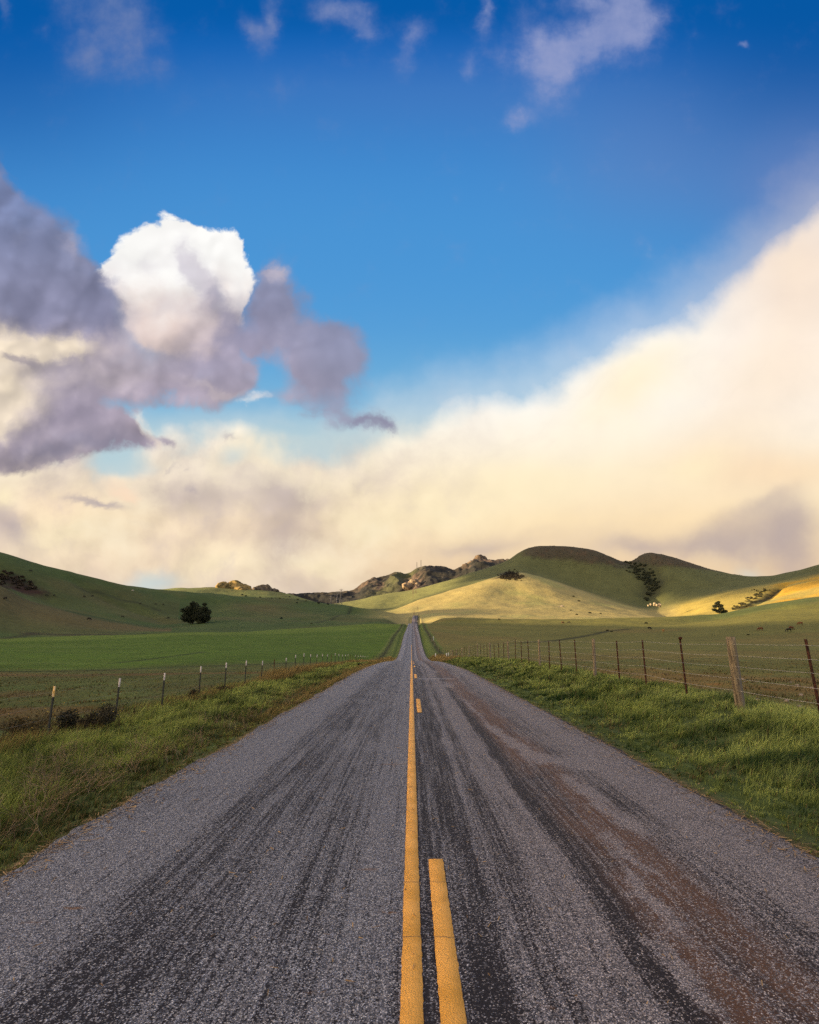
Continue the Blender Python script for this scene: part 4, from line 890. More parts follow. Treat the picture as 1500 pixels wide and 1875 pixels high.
# --- left-hand fence: dark steel posts with white tips
base = (-7.4, 11.9, 0.0)
lf = empty('wire_fence', base)
tag(lf, 'wire fence of dark steel posts with white tips along the left-hand verge', 'fence')
ysl = [11.75 + 2.68 * k for k in range(-3, 32)] + [102 + 7.5 * k for k in range(40)]
ltops = []
for n_, Y in enumerate(ysl):
    k = n_ - 3
    X = -7.4 + float(road_x(Y)) + rgf.uniform(-.05, .05) + (0.6 if Y > 100 else 0)
    g0 = float(ground(X, Y)); ln = (rgf.uniform(-.015, .03), rgf.uniform(-.02, .02))
    H = 1.10 + rgf.uniform(-.03, .05)
    plain = k in (7, 15, 21, 22, 24) or k > 31
    b_ = (X - base[0], Y - base[1], g0)
    th = H if plain else H - .21
    V, F, T = prism(tprof(), -.4, th, 0, 0, 2, ln)
    o = mesh_np('steel_post', V, [F, T], RUST if plain and k < 32 else POSTG, parent=lf, loc=b_)
    if k == 7: o['label'] = 'rusty steel post without a white tip'
    if not plain:
        V, F, T = prism(tprof(.046, .040, .012), th, H, ln[0] * (th + .4), ln[1] * (th + .4), 2, ln)
        mesh_np('tip', V, [F, T], TIPO if k == 0 else TIPW, parent=o)
    if k == 0: o['label'] = 'nearest steel post with an orange-stained tip'
    ltops.append((X + ln[0] * 1.3, Y, g0))
for fr_ in (.98, .72, .46):
    barbed([(x, y, g + fr_) for x, y, g in ltops if y < 60], .0011, 'wire', lf, base)

# ================================================================== grass
def leaf_mat(name, trans=.35, rough=.55):
    m = bpy.data.materials.new(name); m.use_nodes = True
    t = NT(m.node_tree); b = t.n['Principled BSDF']
    at_ = t.node('ShaderNodeVertexColor', layer_name='tint').outputs[0]
    t.put(b.inputs['Base Color'], at_); b.inputs['Roughness'].default_value = rough; b.inputs['Specular IOR Level'].default_value = .25
    tr = t.node('ShaderNodeBsdfTranslucent'); t.put(tr.inputs[0], at_)
    mx = t.node('ShaderNodeMixShader'); mx.inputs[0].default_value = trans
    out = t.n['Material Output']
    t.l.new(b.outputs[0], mx.inputs[1]); t.l.new(tr.outputs[0], mx.inputs[2]); t.l.new(mx.outputs[0], out.inputs[0])
    return m
LEAF = leaf_mat('grass_blades'); DRY = leaf_mat('dry_stalks', .2, .8)
def blades(x, y, h, w, dirn, bend, c0, c1, seg=3, z=None, sink=.02):
    """curved tapering blades; dirn = heading of the lean, bend = horizontal reach / height"""
    n = len(x); rg = np.random.default_rng(n)
    z = ground(x, y) if z is None else z
    th = rg.uniform(0, 2 * np.pi, n); wx, wy = np.cos(th) * w * .5, np.sin(th) * w * .5
    dx, dy = np.cos(dirn), np.sin(dirn)
    V = []; Cc = []
    for k in range(seg):
        f = k / seg
        reach = bend * h * f ** 1.8; up = h * (f - .28 * np.minimum(bend, 1.6) * f ** 2.6) - sink * (k == 0)
        tw = 1 - .55 * f
        for s_ in (-1, 1):
            V.append(np.stack([x + dx * reach + s_ * wx * tw, y + dy * reach + s_ * wy * tw, z + up], -1))
            Cc.append(c0 + (c1 - c0) * f)
    V.append(np.stack([x + dx * bend * h, y + dy * bend * h, z + h * (1 - .28 * np.minimum(bend, 1.6))], -1)); Cc.append(c1)
    m_ = 2 * seg + 1
    V = np.stack(V, 1).reshape(-1, 3); Cc = np.stack(Cc, 1).reshape(-1, 3)
    o = (np.arange(n) * m_)[:, None]
    Q = [o + np.array([2 * k, 2 * k + 1, 2 * k + 3, 2 * k + 2]) for k in range(seg - 1)]
    T = o + np.array([2 * seg - 2, 2 * seg - 1, 2 * seg])
    return V, np.concatenate(Q), T, Cc
def add_blades(name, sets, mat, kind='stuff', parent=None, loc=None):
    V, Q, T, Cc, o = [], [], [], [], 0
    for v, q, t_, c_ in sets:
        V.append(v); Q.append(q + o); T.append(t_ + o); Cc.append(c_); o += len(v)
    V = np.concatenate(V)
    if loc is not None: V = V - np.array(loc)
    return tag(mesh_np(name, V, [np.concatenate(Q), np.concatenate(T)], mat, cols=np.concatenate(Cc), parent=parent, loc=loc), kind=kind)
def scatter(n, x0, x1, y0, y1, p=1.0, seed=0):
    """points with density falling as 1/Y**p, denser near the camera"""
    rg = np.random.default_rng(seed)
    u_ = rg.random(n)
    if p == 1: Y = y0 * (y1 / y0) ** u_
    else: a = 1 - p; Y = (y0 ** a + (y1 ** a - y0 ** a) * u_) ** (1 / a)
    X = rg.uniform(x0, x1, n)
    return X, Y, rg
def mixc(a, b, t): return np.array(a)[None] * (1 - t[:, None]) + np.array(b)[None] * t[:, None]
def blade_cols(x, y, rg, dark, light, jit=.25, sc=.6, seed=90, bias=.5):
    t = np.clip(bias + fbm(x / sc, y / sc, 4, seed) * 1.9 + rg.normal(0, .16, len(x)), 0, 1)
    c = mixc(dark, light, t) * (1 + rg.normal(0, jit * .5, len(x)).clip(-.6, .8))[:, None]
    yel = (rg.random(len(x)) < .05); c[yel] = np.array([.26, .19, .07]) * rg.uniform(.6, 1.2, yel.sum())[:, None]
    return c.clip(.005, .6)
sets = []
def tufts(n_t, per, x0, x1, y0, y1, seed, seg, hfun, colfun, wk=1.0, p=1.6, spread=.11):
    """grass as tufts: blades fan out from shared roots, tufts differ in height, tone and lean"""
    X, Y, rg = scatter(n_t, x0, x1, y0, y1, p, seed)
    h, keep = hfun(X, Y, rg); X, Y, h = X[keep], Y[keep], h[keep]; m = len(X)
    tone = rg.normal(0, .17, m); an_t = -.45 + 1.6 * fbm(X / 1.4, Y / 1.4, 3, seed + 3) + rg.normal(0, .35, m)
    per_ = rg.poisson(per, m).clip(3); k = np.repeat(np.arange(m), per_); N = len(k)
    sp = spread * (.5 + h[k] * 2) * np.sqrt(1 + Y[k] / 30)
    th = rg.uniform(0, 2 * np.pi, N); rr = np.abs(rg.normal(0, 1, N)) * .5
    x = X[k] + np.cos(th) * rr * sp; y = Y[k] + np.sin(th) * rr * sp
    # lean = outward fan + common wind
    lx = np.cos(th) * (.35 + rr) * .8 + np.cos(an_t[k]) * .75; ly = np.sin(th) * (.35 + rr) * .8 + np.sin(an_t[k]) * .75
    an = np.arctan2(ly, lx); bend = np.hypot(lx, ly) * rg.uniform(.35, .85, N)
    hh = h[k] * rg.uniform(.45, 1.15, N)
    d = np.hypot(x, y); w = np.maximum(.0050, .00075 * d) * rg.uniform(.6, 1.5, N) * wk
    tip = colfun(x, y, tone[k], rg, N)
    return blades(x, y, hh.clip(.025), w, an, bend, tip * np.array([.38, .46, .42]), tip, seg)
def toned(x, y, tone, rg, N, dark, light, bias, seed, sc):
    t = np.clip(bias + fbm(x / sc, y / sc, 3, seed) * 1.2 + tone + rg.normal(0, .10, N), 0, 1)
    return (mixc(dark, light, t) * (1 + rg.normal(0, .12, N)).clip(.5, 1.6)[:, None]).clip(.004, .62)
def straw_some(c, rg, N, prob):
    m = rg.random(N) < prob; c[m] = np.array([.27, .18, .075]) * rg.uniform(.5, 1.4, m.sum())[:, None]; return c
def h_right(X, Y, rg):
    cl = fbm(X / .55, Y / .8, 4, 101); big = fbm(X / 1.6, Y / 2.6, 3, 102)
    e = sstep(XR - .05, XR + .8 + .35 * fbm(Y / 1.1, Y * 0, 3, 105), X)
    h = (.04 + .165 * sstep(.1, 2.2, X - XR) * (1 + .75 * cl + .5 * big)) * (.4 + .6 * e) * (1 - .5 * sstep(7.2, 8.6, X)) * rg.uniform(.6, 1.3, len(X))
    return h.clip(.03, .42), (rg.random(len(X)) < (.15 + .85 * e)) & (cl > -.62)
def c_right(x, y, tone, rg, N):
    c = toned(x, y, tone, rg, N, (.045, .085, .016), (.48, .52, .13), .38 + .28 * sstep(1.2, 3.0, x - XR), 104, .55)  # blades paler towards the bank crest, its highlight put into the tint
    patch = sstep(.1, .5, fbm(x / .9, y / 1.2, 3, 108)) * sstep(2.2, .8, x - XR)
    return straw_some(c, rg, N, .04 + .25 * sstep(.5, .0, x - XR) + .35 * patch)
def h_left(X, Y, rg):
    off_ = XL - X; cl = fbm(X / .6, Y / .9, 4, 111); big = fbm(X / 1.6, Y / 3, 3, 112)
    e = sstep(-.05, .6 + .3 * fbm(Y / 1.0, Y * 0, 3, 115), off_)
    h = (.06 + .18 * sstep(.2, 1.8, off_) * (1 + .75 * cl + .5 * big)) * (.4 + .6 * e) * rg.uniform(.6, 1.3, len(X))
    return h.clip(.03, .40), (rg.random(len(X)) < (.2 + .8 * e)) & (cl > -.62)
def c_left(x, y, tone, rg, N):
    off_ = XL - x; light_green = sstep(.8, 1.9, off_) * sstep(5.4, 3.6, off_)  # band of lighter green long grass
    c = toned(x, y, tone, rg, N, (.040, .066, .015), (.46, .50, .12), .34 + .34 * light_green, 114, .6)
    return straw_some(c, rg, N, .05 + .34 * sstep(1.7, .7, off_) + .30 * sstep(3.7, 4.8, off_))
sets.append(tufts(9000, 13, XR + .03, 8.6, 3.2, 16, 1, 3, h_right, c_right)); sets.append(tufts(7000, 9, XR + .03, 8.6, 16, 105, 2, 3, h_right, c_right, 1.15))
sets.append(tufts(9000, 13, -8.4, XL - .02, 3.2, 16, 3, 3, h_left, c_left)); sets.append(tufts(7000, 9, -8.4, XL - .02, 16, 105, 4, 3, h_left, c_left, 1.15))
add_blades('verge_grass', sets, LEAF)
# cropped pasture beyond the fences
sets = []
def past(n, x0, x1, y0, y1, seed, dark, light, hh):
    X, Y, rg = scatter(n, 0, 1, y0, y1, 1.5, seed)
    X = np.sign(x0) * (abs(x0) + X * (np.minimum(abs(x1), Y * 1.05 + 3) - abs(x0)).clip(.1))
    cl = fbm(X / .9, Y / .9, 4, seed + 120)
    h = hh * (1 + .9 * cl) * sstep(95, 20, Y) * rg.uniform(.5, 1.4, n); d = np.hypot(X, Y)
    w = np.maximum(.006, .0011 * d) * rg.uniform(.7, 1.5, n)
    tip = blade_cols(X, Y, rg, dark, light, seed=seed + 130, sc=1.6, bias=.45)
    br = rg.random(n) < .28 + .4 * sstep(0, .5, fbm(X / 7, Y / 2.5, 3, seed + 140)); tip[br] = np.array([.19, .12, .045]) * rg.uniform(.5, 1.2, br.sum())[:, None]
    if x0 < 0:
        bb = rg.random(n) < bandf(X, Y) * .7; tip[bb] = np.array([.16, .105, .036]) * rg.uniform(.4, 1.3, bb.sum())[:, None]
    k = (rg.random(n) < .35) | (cl > .25)
    return blades(X[k], Y[k], h[k].clip(.02), w[k], rg.uniform(-2, 1, n)[k], rg.uniform(.4, 1.3, n)[k], (tip * .6)[k], tip[k], 2)
sets.append(past(45000, 7.2, 55, 7, 90, 5, (.095, .100, .026), (.24, .20, .052), .08))
sets.append(past(45000, -8.0, -55, 7, 90, 6, (.065, .085, .022), (.14, .145, .040), .08))
add_blades('pasture_grass', sets, LEAF)

# dry golden grass along the fence foot
sets = []
def clump_set(spots, seed, hmul=1.0, cols=((.18, .13, .045), (.48, .34, .115))):
    rg = np.random.default_rng(seed); xs, ys, hs = [], [], []
    for X, Y, rx, ry, n, h in spots:
        xs.append(rg.normal(X, rx, n)); ys.append(rg.normal(Y, ry, n)); hs.append(h * rg.uniform(.45, 1.15, n))
    x, y, h = map(np.concatenate, (xs, ys, hs)); n = len(x)
    d = np.hypot(x, y); w = np.maximum(.004, .0005 * d) * rg.uniform(.7, 1.4, n)
    tip = mixc(cols[0], cols[1], rg.random(n)); return blades(x, y, h * hmul, w, rg.uniform(-.9, .6, n), rg.uniform(.15, .8, n), tip * .55, tip, 3)
sp = []
rg = np.random.default_rng(77)
for Y in np.arange(8.5, 13.5, .3): sp.append((-7.5 + rg.uniform(-.8, .25), Y, .22, .22, 160, .30))
for Y in np.arange(18, 26, .6): sp.append((-7.3 + rg.uniform(-.4, .5), Y, .3, .3, 120, .30))
for Y, n, h in [(27, 260, .5), (28.2, 400, .7), (29.5, 700, .8), (30.6, 500, .75), (33.5, 350, .65), (35, 400, .7), (37, 300, .5), (41, 500, .6), (44, 300, .5), (48, 400, .55), (52, 300, .5), (58, 300, .5), (64, 400, .55), (70, 400, .6), (76, 400, .6), (82, 400, .6)]:
    sp.append((-7.1 + rg.uniform(-.3, .4), Y, .35, .5, n, h))
for Y in np.arange(60, 110, 2.2): sp.append((-4.6 + rg.uniform(-1, 1), Y, .6, .9, 150, .5))
for Y in np.arange(14, 60, .9): sp.append((-3.75 + rg.uniform(-.3, .3), Y, .18, .4, 90, .24))
for Y in np.arange(78, 125, 2.0): sp.append((4.8 + rg.uniform(-1, 1.2), Y, .6, .9, 170, .55)); sp.append((-4.8 + rg.uniform(-1, 1.2), Y, .6, .9, 120, .5))
sets.append(clump_set(sp, 8))
add_blades('dry_grass', sets, DRY)

# dead, wiry brush on the left shoulder, and straw litter at both asphalt edges
def twigs(spots, seed):
    rg = np.random.default_rng(seed); P0, P1, W, CC = [], [], [], []
    def grow(p, d, L, w, depth, c):
        k = max(2, int(L / .05)); step = L / k
        for _ in range(k):
            q = p + d * step; P0.append(p); P1.append(q); W.append(w); CC.append(c)
            p = q; d = d + rg.normal(0, .16, 3) + np.array([0, 0, -.02]); d = d / np.linalg.norm(d)
            if depth and rg.random() < .5: nd = d + rg.normal(0, .6, 3); nd /= np.linalg.norm(nd); grow(p, nd, L * rg.uniform(.3, .6), w * .65, depth - 1, c)
            w *= .9
    for X, Y, n, h in spots:
        for _ in range(n):
            x, y = X + rg.normal(0, .12), Y + rg.normal(0, .12)
            d = np.array([rg.normal(0, .55), rg.normal(0, .55), 1.0]); d /= np.linalg.norm(d)
            grow(np.array([x, y, float(ground(x, y)) - .02]), d, h * rg.uniform(.8, 1.5), .0048, 2, np.array([.36, .25, .14]) * rg.uniform(.5, 1.3))
    P0, P1, W, CC = np.array(P0), np.array(P1), np.array(W)[:, None], np.array(CC)
    a = P1 - P0; s1 = np.cross(a, [0.3, 1, .2]); s1 /= np.linalg.norm(s1, axis=1)[:, None] + 1e-9; s2 = np.cross(a, s1); s2 /= np.linalg.norm(s2, axis=1)[:, None] + 1e-9
    ring = [s1, -.5 * s1 + .87 * s2, -.5 * s1 - .87 * s2]
    V = np.stack([P0 + r * W for r in ring] + [P1 + r * W * .8 for r in ring], 1).reshape(-1, 3)
    o = (np.arange(len(P0)) * 6)[:, None]
    F = np.concatenate([o + np.array(f) for f in ([0, 1, 4, 3], [1, 2, 5, 4], [2, 0, 3, 5])])
    return V, F, np.repeat(CC, 6, 0)
spots = [(-3.9, 6.2, 10, .34), (-4.3, 6.9, 14, .42), (-4.6, 7.5, 12, .40), (-4.1, 7.4, 10, .36), (-4.9, 8.3, 12, .42), (-4.0, 8.4, 10, .36), (-3.7, 9.4, 9, .34), (-4.4, 9.6, 10, .38), (-3.9, 10.6, 9, .33), (-3.8, 5.6, 8, .3), (-4.6, 5.4, 8, .34),
         (-3.7, 12.2, 7, .3), (-4.5, 12.8, 6, .3), (-3.8, 14.5, 7, .3), (-5.4, 7.0, 9, .4), (-5.6, 9.2, 8, .38), (-3.7, 17, 8, .3), (-3.9, 19, 8, .3), (-6.3, 8.4, 8, .35), (-3.6, 4.8, 6, .24)]
V, F, Cc = twigs(spots, 12)
tag(mesh_np('dry_brush', V, F, DRY, cols=Cc), kind='stuff')
rg = np.random.default_rng(15); n = 5200
sd = rg.random(n) < .55
Y = 3.0 * (40 / 3.0) ** rg.random(n); X = np.where(sd, XR + rg.normal(.02, .16, n), XL - rg.normal(.02, .16, n))
stray = rg.random(n) < .10; X = np.where(stray, rg.uniform(XL, XR, n), X)
L = rg.uniform(.02, .09, n) * (1 + Y / 20) * np.where(stray, .5, 1); a = rg.uniform(0, np.pi, n)
inside = (X > XL) & (X < XR)
Zs = np.where(inside, road_top(np.clip(X, XL, XR), Y) + .010, ground(X, Y) + .03)
wd = (.0018 + .00025 * Y)
dx, dy = np.cos(a) * L / 2, np.sin(a) * L / 2; ex, ey = -np.sin(a) * wd, np.cos(a) * wd
V = np.stack([np.stack([X + s1 * dx + s2 * ex, Y + s1 * dy + s2 * ey, Zs + rg.uniform(0, .008, n) * (s1 > 0)], -1) for s1, s2 in ((-1, -1), (1, -1), (1, 1), (-1, 1))], 1).reshape(-1, 3)
F = (np.arange(n) * 4)[:, None] + np.arange(4)
tag(mesh_np('straw_litter', V, F, DRY, cols=np.repeat(mixc((.16, .09, .04), (.50, .32, .14), rg.random(n)), 4, 0)), kind='stuff')

# ================================================================== trees and shrubs
CROWND = leaf_mat('dark_foliage', .15, .7)
BARK = simple_mat('bark', (.035, .026, .020), (.09, .07, .05), 3, .95, .8, .05)
def leaves_cloud(centres, n, size, seed, c0, c1, squash=.8):
    """many small leaf-clump faces through the volume of each lobe: centres (x,y,z,r)"""
    rg = np.random.default_rng(seed); V, CC = [], []
    tot = sum(c[3] ** 2 for c in centres)
    for (x, y, z, r) in centres:
        k = int(n * r * r / tot)
        d = rg.normal(size=(k, 3)); d /= np.linalg.norm(d, axis=1)[:, None]
        rad = r * (rg.random(k) ** .45) * (1 + .35 * fbm3(d * 2.2 + x, 3, 7))
        p = d * rad[:, None] * np.array([1, 1, squash]) + np.array([x, y, z])
        a = rg.normal(size=(k, 3)); b = rg.normal(size=(k, 3)); a /= np.linalg.norm(a, axis=1)[:, None]
        b -= (a * b).sum(1)[:, None] * a; b /= np.linalg.norm(b, axis=1)[:, None]
        s_ = size * rg.uniform(.6, 1.5, k)[:, None]
        q = np.stack([p - a * s_, p - b * s_ * .55, p + a * s_, p + b * s_ * .55], 1)
        V.append(q.reshape(-1, 3)); t = np.clip(.5 + .5 * fbm3(p / r * 1.7, 3, 9) * 1.6 + rg.normal(0, .2, k), 0, 1)
        CC.append(np.repeat(mixc(c0, c1, t), 4, 0))
    V = np.concatenate(V); return V, np.arange(len(V)).reshape(-1, 4), np.concatenate(CC)
def limb(path, r0, r1, n=7):
    P = np.array(path, float); V = []
    for k, p in enumerate(P):
        f = k / (len(P) - 1); r = r0 + (r1 - r0) * f
        t = P[min(k + 1, len(P) - 1)] - P[max(k - 1, 0)]; t /= np.linalg.norm(t)
        a = np.cross(t, [0, 1, .1]); a /= np.linalg.norm(a); b = np.cross(t, a)
        V.append([p + r * (math.cos(q) * a + math.sin(q) * b) for q in np.linspace(0, 2 * math.pi, n, endpoint=False)])
    V = np.concatenate(V); F = [[k * n + i, k * n + (i + 1) % n, (k + 1) * n + (i + 1) % n, (k + 1) * n + i] for k in range(len(P) - 1) for i in range(n)]
    return V, np.array(F)
def tree(name, label, px, py, r, H, lobes, trunk_r, limbs, n=9000, leaf=.3, c0=(.014, .018, .010), c1=(.062, .072, .030), seed=1, cat='tree', group=None, squash=.8):
    X, Y, z = at(px, py, r)
    o = empty(name, (X, Y, z)); tag(o, label, cat, group)
    parts = [limb(p, a, b) for p, a, b in limbs]
    V, F = join(parts); mesh_np('trunk', V, F, BARK, parent=o, smooth=True)
    V, F, Cc = leaves_cloud(lobes, n, leaf, seed, c0, c1, squash); mesh_np('crown', V, F, CROWND, parent=o, cols=Cc)
    return o
S_ = 430 / 1000.0           # metres per pixel at the grove
def lob(px0, py0, k, arr): return [((x - px0) * k, dy, (py0 - y) * k, r * k) for x, y, r, dy in arr]
t1 = tree('broadleaf_tree', 'taller dark rounded tree of the pair on the left hillside, at left', 353, 1137, 455, 17,
     lob(353, 1137, .455, [(343,1118,9,0),(353,1107,8,1),(350,1103,5,0),(360,1113,8,-1),(337,1125,6,1),(348,1127,9,0),(335,1114,5,0),(357,1124,8,2),(346,1112,7,-1),(352,1119,9,1),(342,1128,8,-1),(350,1131,7,0),(358,1116,7,0)]), .5,
     [([(0,0,-1),(.3,0,3),(-.5,0,8),(0,.3,13)], .55, .12), ([(0,0,2),(-2.5,.5,6),(-4.5,.5,9)], .35, .08), ([(0,0,3),(2,.3,7),(3.5,0,11)], .3, .07)], seed=3, n=11000, leaf=.38)
t2 = tree('broadleaf_tree', 'lower spreading dark tree of the pair on the left hillside, at right', 371, 1139, 450, 14,
     lob(371, 1139, .45, [(372,1114,6,0),(378,1120,6,1),(366,1122,8,0),(376,1128,8,-1),(364,1131,8,1),(381,1130,4,0),(372,1107,4,0),(369,1134,9,0),(370,1118,7,0),(375,1131,7,1),(360,1128,8,0),(367,1127,9,-1)]), .4,
     [([(0,0,-1),(.2,0,2.5),(.5,0,7),(0,.3,11)], .5, .1), ([(0,0,2),(2.5,.5,5),(4.0,.5,8)], .3, .08), ([(0,0,2),(-2,.3,5),(-3,0,8)], .3, .07)], seed=4, n=10000, leaf=.38)
tree('pine_tree', 'lone dark tree with a layered crown standing in the sunlit bowl at right', 1317, 1121, 560, 12,
     lob(1316, 1121, .56, [(1315,1103.5,4.2,0),(1320,1107,4.2,0),(1312,1108,4.4,1),(1319,1112,4.6,-1),(1309,1113.5,4.0,0),(1325,1116,4.2,0),(1315,1116,4.6,0),(1321,1118,3.6,0),(1317,1101.5,2.8,0),(1327,1119,2.6,0)]), .35,
     [([(0,0,-.8),(.1,0,4),(-.2,0,8),(.2,0,10.5)], .42, .08), ([(0,0,3),(3,.5,4.2)], .15, .05), ([(0,0,4),(-3.3,.3,5.2)], .15, .05), ([(0,0,6),(2.2,0,7.5)], .12, .04)], seed=6, n=9000, leaf=.26, squash=.62, c0=(.012, .016, .010), c1=(.045, .050, .022))
tree('broadleaf_tree', 'very small dark tree on the slope just right of the dark tree pair', 374, 1107, 560, 3,
     lob(374, 1107, .56, [(374,1103,2.6,0),(377,1104,2,0),(370,1104.5,1.8,0)]), .15, [([(0,0,-.3),(0,0,1.8)], .18, .06)], n=900, leaf=.25, seed=9)

def bush(label, px, py, r, lobes_px, seed, leaf=.2, n=1500, c0=(.010, .013, .008), c1=(.038, .040, .020), group=None, name='shrub', use_hit=True):
    X, Y, z = hit(px, py) if use_hit else at(px, py, r)
    k = math.hypot(X, Y) / 1000
    V, F, Cc = leaves_cloud([((dx) * k, dy, h * k, rr * k) for dx, h, rr, dy in lobes_px], n, leaf, seed, c0, c1)
    o = mesh_np(name, V, F, CROWND, cols=Cc, loc=(X, Y, z)); return tag(o, label, 'shrub', group)
# scrub filling gullies: one uncountable mass each
def brush_mass(name, path, r_px, n, seed, leaf, c0=(.020, .024, .014), c1=(.060, .062, .034)):
    rg = np.random.default_rng(seed); lb = []
    for (x, y, w_, k) in path:
        for _ in range(k):
            px, py = x + rg.normal(0, w_), y + rg.normal(0, w_ * .45)
            X, Y, z = hit(px, py, 300)
            kk = math.hypot(X, Y) / 1000; lb.append((X, Y, z + r_px * kk * .3, r_px * kk * rg.uniform(.5, 1.3)))
    V, F, Cc = leaves_cloud(lb, n, leaf, seed, c0, c1, .7)
    return tag(mesh_np(name, V, F, CROWND, cols=Cc), kind='stuff')
brush_mass('gully_scrub', [(1160,1036,8,14),(1170,1044,10,18),(1180,1053,11,24),(1190,1062,10,24),(1198,1071,8,20),(1194,1080,5,12),(1188,1089,4,7),(1182,1097,3,4)], 2.8, 26000, 21, .9, (.026,.032,.018), (.075,.085,.042))
brush_mass('creek_scrub', [(1403,1080,3,6),(1396,1086,3,7),(1388,1092,3,7),(1378,1096,4,7),(1368,1100,4,7),(1358,1106,3,6),(1350,1112,3,12),(1382,1083,4,6),(1345,1116,2,8),(1375,1103,4,14),(1390,1090,5,14),(1362,1109,4,12)], 1.8, 12000, 22, .4, (.030,.030,.015), (.085,.078,.032))
brush_mass('hillside_scrub', [(5,1056,8,12),(22,1062,9,14),(40,1070,9,14),(56,1078,7,10),(2,1070,4,8),(15,1048,4,2)], 2.6, 9000, 23, .5, (.028,.024,.015), (.080,.056,.034))
brush_mass('ridge_scrub', [(935,1051,4,50),(935,1055,8,150),(922,1057.5,5,60),(948,1057.5,5,60)], 1.5, 18000, 24, .6, (.02,.018,.012), (.06,.048,.028))
brush_mass('summit_scrub', [(985,1012,16,100),(1020,1017,24,160),(1060,1022,24,160),(1100,1028,20,120),(1130,1033,14,70),(1190,1026,18,90),(1160,1036,12,60),(1230,1033,18,80),(1270,1043,18,60),(1320,1053,18,30)], .6, 20000, 25, .36, (.045,.040,.022), (.11,.085,.045))
brush_mass('range_scrub', [(600,1096,20,30),(650,1094,18,40),(690,1078,14,22),(715,1060,9,14),(560,1096,14,20)], 2.0, 8000, 26, 1.3, (.016,.019,.014), (.04,.042,.028)) if False else None
k = 0
for (x, y, sz, grp) in [(515,1133,2.2,0),(570,1142,1.6,0),(545,1098,1.6,1),(560,1101,1.5,1),(583,1105,2.0,1),(600,1107,1.6,1),(543,1104,1.4,1),(443,1090,1.8,1),(450,1092,1.6,1),(476,1094,1.5,1),(512,1096,1.4,1),(530,1093,1.3,1),(497,1096,1.2,1),
                  (1050,1093,1.7,2),(1060,1101,2.0,2),(1056,1126,1.9,2),(1080,1123,2.2,2),(1100,1124,1.4,2),(1045,1118,1.4,2),(1183,1142,2.2,3),(1112,1155,2.0,3),(1120,1157,1.6,3),(1370,1163,1.6,3)]:
    X, Y, z = hit(x, y, 150)
    kk = math.hypot(X, Y) / 1000
    V, F, Cc = leaves_cloud([(0, 0, sz * .4 * kk, sz * kk), (sz * .8 * kk, 0, sz * .3 * kk, sz * .7 * kk)], 260, sz * kk * .28, 40 + k, (.012, .016, .010), (.040, .045, .022), .6)
    lab = ['small dark shrub on the shaded slope of the middle hill', 'small dark shrub on the crest below the golden rock outcrop', 'low dark shrub on the sunlit spur of the central hill', 'small dark shrub in the olive field on the right'][grp]
    tag(mesh_np('shrub', V, F, CROWND, cols=Cc, loc=(X, Y, z)), lab, 'shrub', ['shrubs on the middle hill', 'shrubs along the left crest', 'shrubs on the sunlit spur', 'shrubs in the right field'][grp]); k += 1
# near weeds by the left fence
def weed(label, X, Y, rx, h, n, c0, c1, seed, flowers=0, name='weed_clump'):
    z = float(ground(X, Y)); rg = np.random.default_rng(seed)
    lb = [(rg.normal(0, rx * .6), rg.normal(0, rx * .6), h * rg.uniform(.2, .75), rx * rg.uniform(.25, .5)) for _ in range(14)]
    V, F, Cc = leaves_cloud(lb, n, .022, seed, c0, c1, .9)
    o = mesh_np(name, V, F, CROWND, cols=Cc, loc=(X, Y, z)); tag(o, label, 'plant')
    x = X + rg.normal(0, rx * .8, 160); y = Y + rg.normal(0, rx * .8, 160)
    tip = mixc((.07, .045, .02), (.20, .13, .05), rg.random(160))
    v, q, t_, cc = blades(x, y, h * rg.uniform(.6, 1.35, 160), np.full(160, .008), rg.uniform(-3, 3, 160), rg.uniform(.1, .6, 160), tip * .5, tip, 3)
    mesh_np('stalks', v - np.array([X, Y, z]), [q, t_], DRY, parent=o, cols=cc)
    if flowers:
        P = np.stack([rg.normal(0, rx, flowers), rg.normal(0, rx, flowers), h * rg.uniform(.7, 1.35, flowers)], -1)
        Vf, Ff, o_ = [], [], 0
        for p in P:
            v, f = ICO1; Vf.append(v * np.array([.011, .011, .009]) + p); Ff.append(f + o_); o_ += len(v)
        mesh_np('flowers', np.concatenate(Vf), np.concatenate(Ff), FLOW, parent=o)
    return o
ICO1 = ico(1)
FLOW = simple_mat('yellow_petals', (.55, .33, .03), (.70, .50, .06), 30, .7, 0, .01)
weed('dark leafy weed clump with yellow flowers between the two nearest left fence posts', -7.35, 12.9, .55, .55, 5200, (.014, .016, .010), (.075, .060, .028), 51, 16)
weed('sparse brown weeds behind the nearest left fence post', -8.3, 12.4, .45, .45, 1800, (.03, .03, .015), (.13, .09, .03), 52, 8)
weed('small dark weed at the foot of the fifth left fence post', -7.25, 22.4, .22, .30, 900, (.010, .012, .008), (.035, .035, .02), 53)
weed('small dark weed against the fourth left fence post', -7.5, 19.7, .16, .42, 600, (.010, .012, .008), (.035, .035, .02), 54)
weed('dark weed between the orange dry grass clumps by the left fence', -7.0, 34.0, .28, .5, 900, (.012, .012, .010), (.04, .03, .02), 55)
weed('low leafy weed at the dip of the road on the left edge', -3.9, 78, .8, .7, 1500, (.012, .018, .010), (.04, .05, .02), 56)

